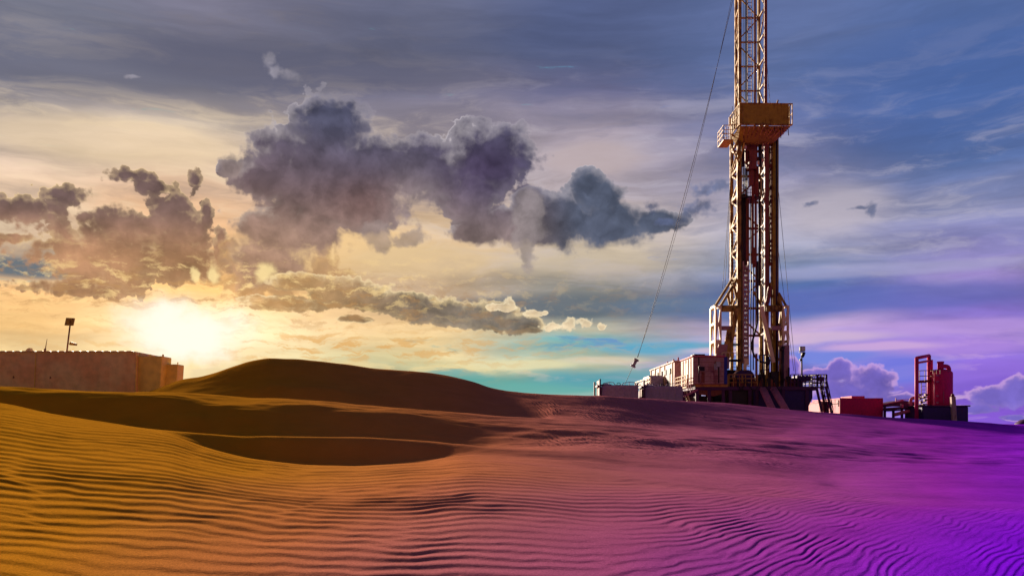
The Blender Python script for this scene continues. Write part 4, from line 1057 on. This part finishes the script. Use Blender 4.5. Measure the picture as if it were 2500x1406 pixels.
# pipe rack between the container and the separator
rack = thing('pipe_rack', (xX(2190), 83, ground_z(xX(2190, 83), 83)), 'low rack of pink pipes under a sloping cover, between red container and vessel', 'pipe rack')
MB().prism([at(2156, 994, 82), at(2156, 987, 82), at(2205, 977, 82), at(2236, 981, 82), at(2236, 991, 82), at(2200, 990, 82)], (0, 3, 0)).build('sloping_cover', M['indigo'], rack, bevel=.02)
MB().bar(at(2156, 987, 81.95), at(2205, 977, 81.95), .1).bar(at(2187, 976, 81.9), at(2221, 975, 81.9), .07).bar(at(2187, 981, 81.9), at(2187, 971, 81.9), .07).build('cover_rail', M['pipe'], rack)
for a_, b_, r_, m_ in [((2156, 999), (2238, 993), .13, 'indigo'), ((2184, 1012), (2240, 998), .17, 'pipe'), ((2200, 997), (2236, 1001), .08, 'navy'), ((2158, 1003), (2200, 1001), .06, 'navy')]:
    MB().tube(at(*a_, 81.2), at(*b_, 81.2), r_).build('pipe', M[m_], rack)
MB().path(smooth_path([at(X_, Y_, 80.9) for X_, Y_ in [(2223, 992), (2223, 981), (2225, 974), (2232, 971), (2246, 971)]]), .15, 10).build('bent_pipe', M['pipe'], rack)
for X_, Yt in ((2181, 999), (2202, 988), (2219, 1003), (2226, 1000), (2160, 990), (2233, 985)):
    MB().box(xX(X_, 81.6) - .09, xX(X_, 81.6) + .09, 81.5, 81.7, ground_z(xX(X_, 81.6), 81.6) - .2, zY(Yt, 81.6)).build('rack_leg', M['navy'], rack)
MB().box(xX(2198, 81), xX(2204, 81), 80.8, 81.1, zY(995, 81), zY(987, 81)).build('valve', M['pipe'], rack, bevel=.02)

# red goal post of pipe and the separator vessel on its skid
D = 79.0
goal = thing('pipe_gantry', (xX(2250, D), D, ground_z(xX(2250, D), D)), 'tall crimson pipe gantry with a ladder, left of the red vessel', 'gantry')
zg = ground_z(xX(2240, D), D) - .2
pA, pB = xX(2238, D), xX(2268, 80.6)
MB().tube((pA, D, zg), (pA, D, zY(874, D)), .17, n=14).build('upright', M['red'], goal)
MB().tube((pB, 80.6, zg), (pB, 80.6, zY(867, 80.6)), .17, n=14).build('upright', M['red'], goal)
MB().box(pB + .1, pB + .34, 80.5, 80.9, zY(990, 80.6), zY(878, 80.6)).build('upright_plate', M['red'], goal, bevel=.04)
MB().tube((pA, D, zY(874, D)), (pB, 80.6, zY(868, 80.6)), .15, n=12).build('top_pipe', M['red'], goal)
MB().tube((pA + .2, D + .3, zY(885, D)), (pB - .1, 80.4, zY(880, 80)), .10, n=10).build('top_pipe', M['redlit'], goal)
MB().tube((pA, D + .1, zY(932, D)), (pB, 80.4, zY(929, 80)), .12, n=10).build('cross_pipe', M['maroon'], goal)
ladder(xX(2255, D + .8), D + .8, zg, zY(932, D), .42, 'maroon', goal)
o_ = MB()
for Y_ in (905, 918): o_.path([(pA + .2, D + .3, zY(Y_, D)), (pA + .3, D - .3, zY(Y_, D)), (pB - .3, D + .1, zY(Y_ - 1, D)), (pB, 80.3, zY(Y_, 80))], .035, 6)
for X_ in (2245, 2258): o_.bar(at(X_, 930, D + .2), at(X_, 905, D + .2), .05)
o_.build('ladder_cage', M['maroon'], goal)
o_ = MB(); random.seed(3)
for X_, Y_ in [(2246, 962), (2247, 971), (2250, 980), (2257, 968), (2260, 975), (2246, 988), (2256, 986), (2262, 962)]:
    o_.box(xX(X_, D), xX(X_, D) + .2, D + .2, D + .5, zY(Y_ + 4, D), zY(Y_ - 1, D)); o_.tube(at(X_ - 4, Y_, D + .3), at(X_ + 8, Y_ + 1, D + .3), .05)
o_.build('valve_cluster', M['maroon'], goal)
ves = thing('separator_vessel', (xX(2300, D), D + 1.2, ground_z(xX(2300, D), D)), 'crimson domed vertical pressure vessel with a bent pipe on top', 'vessel')
R = sx(24.5, D + 1.2); c0 = Vector((xX(2299.5, D + 1.2), D + 1.2, zY(992, D)))
H = zY(912, D + 1.2) - c0.z
prof_ = [(R * .96, 0), (R, .05), (R, H)] + [(R * math.cos(a), H + .42 * math.sin(a)) for a in np.linspace(.15, 1.5, 8)]
MB().lathe(c0, prof_, 40).build('shell', M['red'], ves)
o_ = MB(); tz = c0.z + H + .35
o_.tube((c0.x - .12, c0.y, tz - .2), (c0.x - .12, c0.y, zY(881, D)), .26, n=16); o_.tube((c0.x - .12, c0.y, zY(884, D)), (c0.x - .12, c0.y, zY(880, D)), .30, n=16)
o_.build('top_nozzle', M['red'], ves)
o_ = MB(); zz = zY(892, D)
o_.path(smooth_path([(c0.x - .1, c0.y - .1, zz), (c0.x + .25, c0.y - .1, zz), (c0.x + .48, c0.y - .1, zz - .06), (c0.x + .58, c0.y - .1, zz - .25), (c0.x + .58, c0.y - .1, tz - .15)]), .19, 12)
o_.build('elbow_pipe', M['red'], ves)
o_ = MB()
for Y_ in (915, 931, 966, 982): o_.tube((c0.x - R * .72, c0.y - R * .72, zY(Y_, D)), (c0.x - R * .95, c0.y - R * .95, zY(Y_, D)), .09, n=10)
o_.path([(c0.x - R * .98, c0.y - R * .5, zY(985, D)), (c0.x - R * .98, c0.y - R * .5, zY(925, D))], .04, 6)
o_.path([(c0.x - R * .3, c0.y - R * 1.0, zY(985, D)), (c0.x - R * .3, c0.y - R * 1.0, zY(955, D))], .03, 6)
o_.build('gauge_fitting', M['pipe'], ves)
rail([(c0.x - R * 1.4, D + .2, zY(912, D)), (c0.x - R * .7, D + .2, zY(912, D))], .35, 'maroon', ves, 2, bars=1, name='inspection_rail', r=.025)
wire((pB, 80.6, zY(901, D)), (c0.x - .3, c0.y, zY(900, D)), .03).build('tie_rod', M['maroon'], ves)
skd = thing('dark_skid', (xX(2300, D), D, ground_z(xX(2300, D), D)), 'low near black violet skid tank carrying the red vessel', 'skid')
zs0 = ground_z(xX(2300, D), D) - .25
MB().box(xX(2247, D), xX(2356, D), D - .6, D + 3.2, zs0, zY(992.5, D)).build('skid_body', M['navy'], skd, bevel=.06)
MB().box(xX(2243, D), xX(2360, D), D - .7, D + 3.3, zY(992.5, D) + .003, zY(991, D) + .06).build('skid_lid', M['indigo'], skd, bevel=.02)
o_ = MB()
for Y_ in (997, 1002, 1008, 1014): o_.tube(at(2356, Y_, D - .3), at(2361, Y_, D - .3), .09)
o_.build('side_fitting', M['dark'], skd)
post = thing('marker_post', (xX(2328, 77.8), 77.8, ground_z(xX(2328, 77.8), 77.8)), 'short tan post with a rounded dark top, before the right side of the skid', 'post')
zp = ground_z(xX(2328, 77.8), 77.8) - .2
MB().bar((xX(2330, 77.8), 77.8, zp), at(2326, 968, 77.8), .36).build('shaft', M['steel'], post, bevel=.03)
MB().tube(at(2326, 968.2, 77.8), at(2326, 961, 77.8), .17, .1).build('cap', M['maroon'], post)
# distant knoll
# ------------------------------------------------------------------ white tanks on the left
DT = 50.0
def zT(Y, D=DT): return zY(Y, D)
def flared(X0_, X1_, Yt, D, dep, flare, m, label, scallop=0, name='storage_tank', ends=None):
    x0, x1, zt_ = xX(X0_, D), xX(X1_, D), zY(Yt, D); zb_ = 1.2
    t = thing(name, ((x0 + x1) / 2, D + dep / 2, zb_), label, 'tank', 'pale steel tanks at the left')
    fl = flare
    MB().hexa([(x0, D, zb_), (x1 - fl, D, zb_), (x1 - fl, D + dep, zb_), (x0, D + dep, zb_), (x0, D, zt_), (x1, D, zt_), (x1, D + dep, zt_), (x0, D + dep, zt_)]).build('tank_wall', M[m], t, bevel=.03)
    return t, x0, x1, zt_, zb_
t1, x0, x1, zt_, zb_ = flared(-420, 331, 858, DT, 5, .0, 'peach', 'long white tank wall with painted sun glare and a scalloped top edge, at the left')
o_ = MB(); xx = x0
while xx < x1 - .3:
    o_.prism([(xx, DT - .05, zt_ + .003), (xx + .12, DT - .05, zt_ + .035), (xx + .30, DT - .05, zt_ + .035), (xx + .42, DT - .05, zt_ + .003)], (0, 5.1, 0)); xx += .42
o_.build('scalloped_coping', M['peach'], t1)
o_ = MB()
for X_ in (-180, 80, 330 - 3): o_.bar((xX(X_, DT), DT - .03, zb_), (xX(X_ + 8, DT), DT - .03, zt_ - .05), .03)
o_.box(x0, x1, DT - .02, DT - .003, zt_ - .12, zt_ - .08)
o_.build('seam', M['amber'], t1)
o_ = MB()
for X_, Y_ in ((32, 920), (122, 921)): o_.prism([at(X_, Y_ - 3, DT - .03), at(X_ + 3, Y_ + 1, DT - .03), at(X_ - 1, Y_ + 4, DT - .03)], (0, .027, 0))
o_.build('lifting_eye', M['maroon'], t1)
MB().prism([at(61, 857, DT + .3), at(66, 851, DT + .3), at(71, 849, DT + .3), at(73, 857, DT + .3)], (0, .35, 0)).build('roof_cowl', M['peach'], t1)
MB().prism([at(316, 862, DT + .2), at(318, 858, DT + .2), at(331, 861, DT + .2), at(336, 867, DT + .2), at(336, 870, DT + .2)], (0, .5, 0)).build('corner_lug', M['amber'], t1)
t2, x0, x1, z2_, zb_ = flared(333, 396, 869, DT + .3, 1.4, .28, 'amber', 'tank with sun glare painted amber and an outward leaning end, right of the long tank')
for X_, h_ in ((341, 9), (367, 5), (398, 5)): MB().tube(at(X_, 870, DT + .6), at(X_, 870 - h_, DT + .6), .06, .05, n=8).build('stub', M['amber'], t2)
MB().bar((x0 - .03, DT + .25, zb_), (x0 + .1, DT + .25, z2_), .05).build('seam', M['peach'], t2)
t3, x0, x1, z3_, zb_ = flared(398, 434, 889, DT + 1.0, 1.0, .24, 'amber', 'lowest tank with sun glare painted amber and a leaning end, beside the slope of the dune')
MB().tube(at(434, 889, DT + 1.4), at(434, 884, DT + 1.4), .03, n=6).build('stub', M['amber'], t3)
m1 = thing('leaning_light_mast', at(164, 858, DT + 1.5), 'leaning mast with a square board and a small lamp, on the long white tank', 'light mast')
MB().tube(at(163, 860, DT + 1.5), at(171, 794, DT + 1.5), .045, n=8).build('pole', M['maroon'], m1)
MB().prism([at(157, 794, DT + 1.4), at(161, 775.5, DT + 1.4), at(181, 776.5, DT + 1.4), at(177, 794.5, DT + 1.4)], (0, .14, 0)).build('square_panel', M['lattice'], m1, bevel=.01)
MB().prism([at(169, 842, DT + 1.4), at(171, 834, DT + 1.4), at(185, 838, DT + 1.4), at(184, 843, DT + 1.4)], (0, .2, 0)).bar(at(165, 838, DT + 1.5), at(170, 839, DT + 1.5), .05).build('small_lamp', M['gold'], m1)
a1 = thing('whip_antenna', at(110, 857, DT + 1), 'thin whip antenna on a small foot, left of the leaning mast', 'antenna')
MB().tube(at(110, 857, DT + 1), at(115, 827, DT + 1), .035, .012, n=6).build('whip', M['maroon'], a1)
MB().tube(at(109.5, 858, DT + 1), at(110.5, 851, DT + 1), .06, n=8).build('foot', M['maroon'], a1)
# far low knoll on the horizon at the right, and one behind the tanks
for (X_, w, h_, D_) in [(2505, 60, 9, 900)]:
    c_ = Vector((xX(X_, D_), D_, 0)); o_ = MB(); bmv = []
    n = 24; R_ = sx(w, D_) / 2
    prof_ = [(R_, -2), (R_ * .8, zY(YH - h_ * .3 - 0, D_) ), (R_ * .45, zY(1035 - h_ * 1.1, D_)), (R_ * .1, zY(1035 - h_ * 1.4, D_))]
    if X_ < 2000: prof_ = [(R_, 0), (R_ * .8, zY(968, D_)), (R_ * .4, zY(962.5, D_)), (R_ * .1, zY(961, D_))]
    k_ = o_.lathe(c_, prof_, 20).build('far_knoll', M['indigo']); k_['kind'] = 'structure'
for o in bpy.data.objects:
    if '_o' in o.keys(): del o['_o']
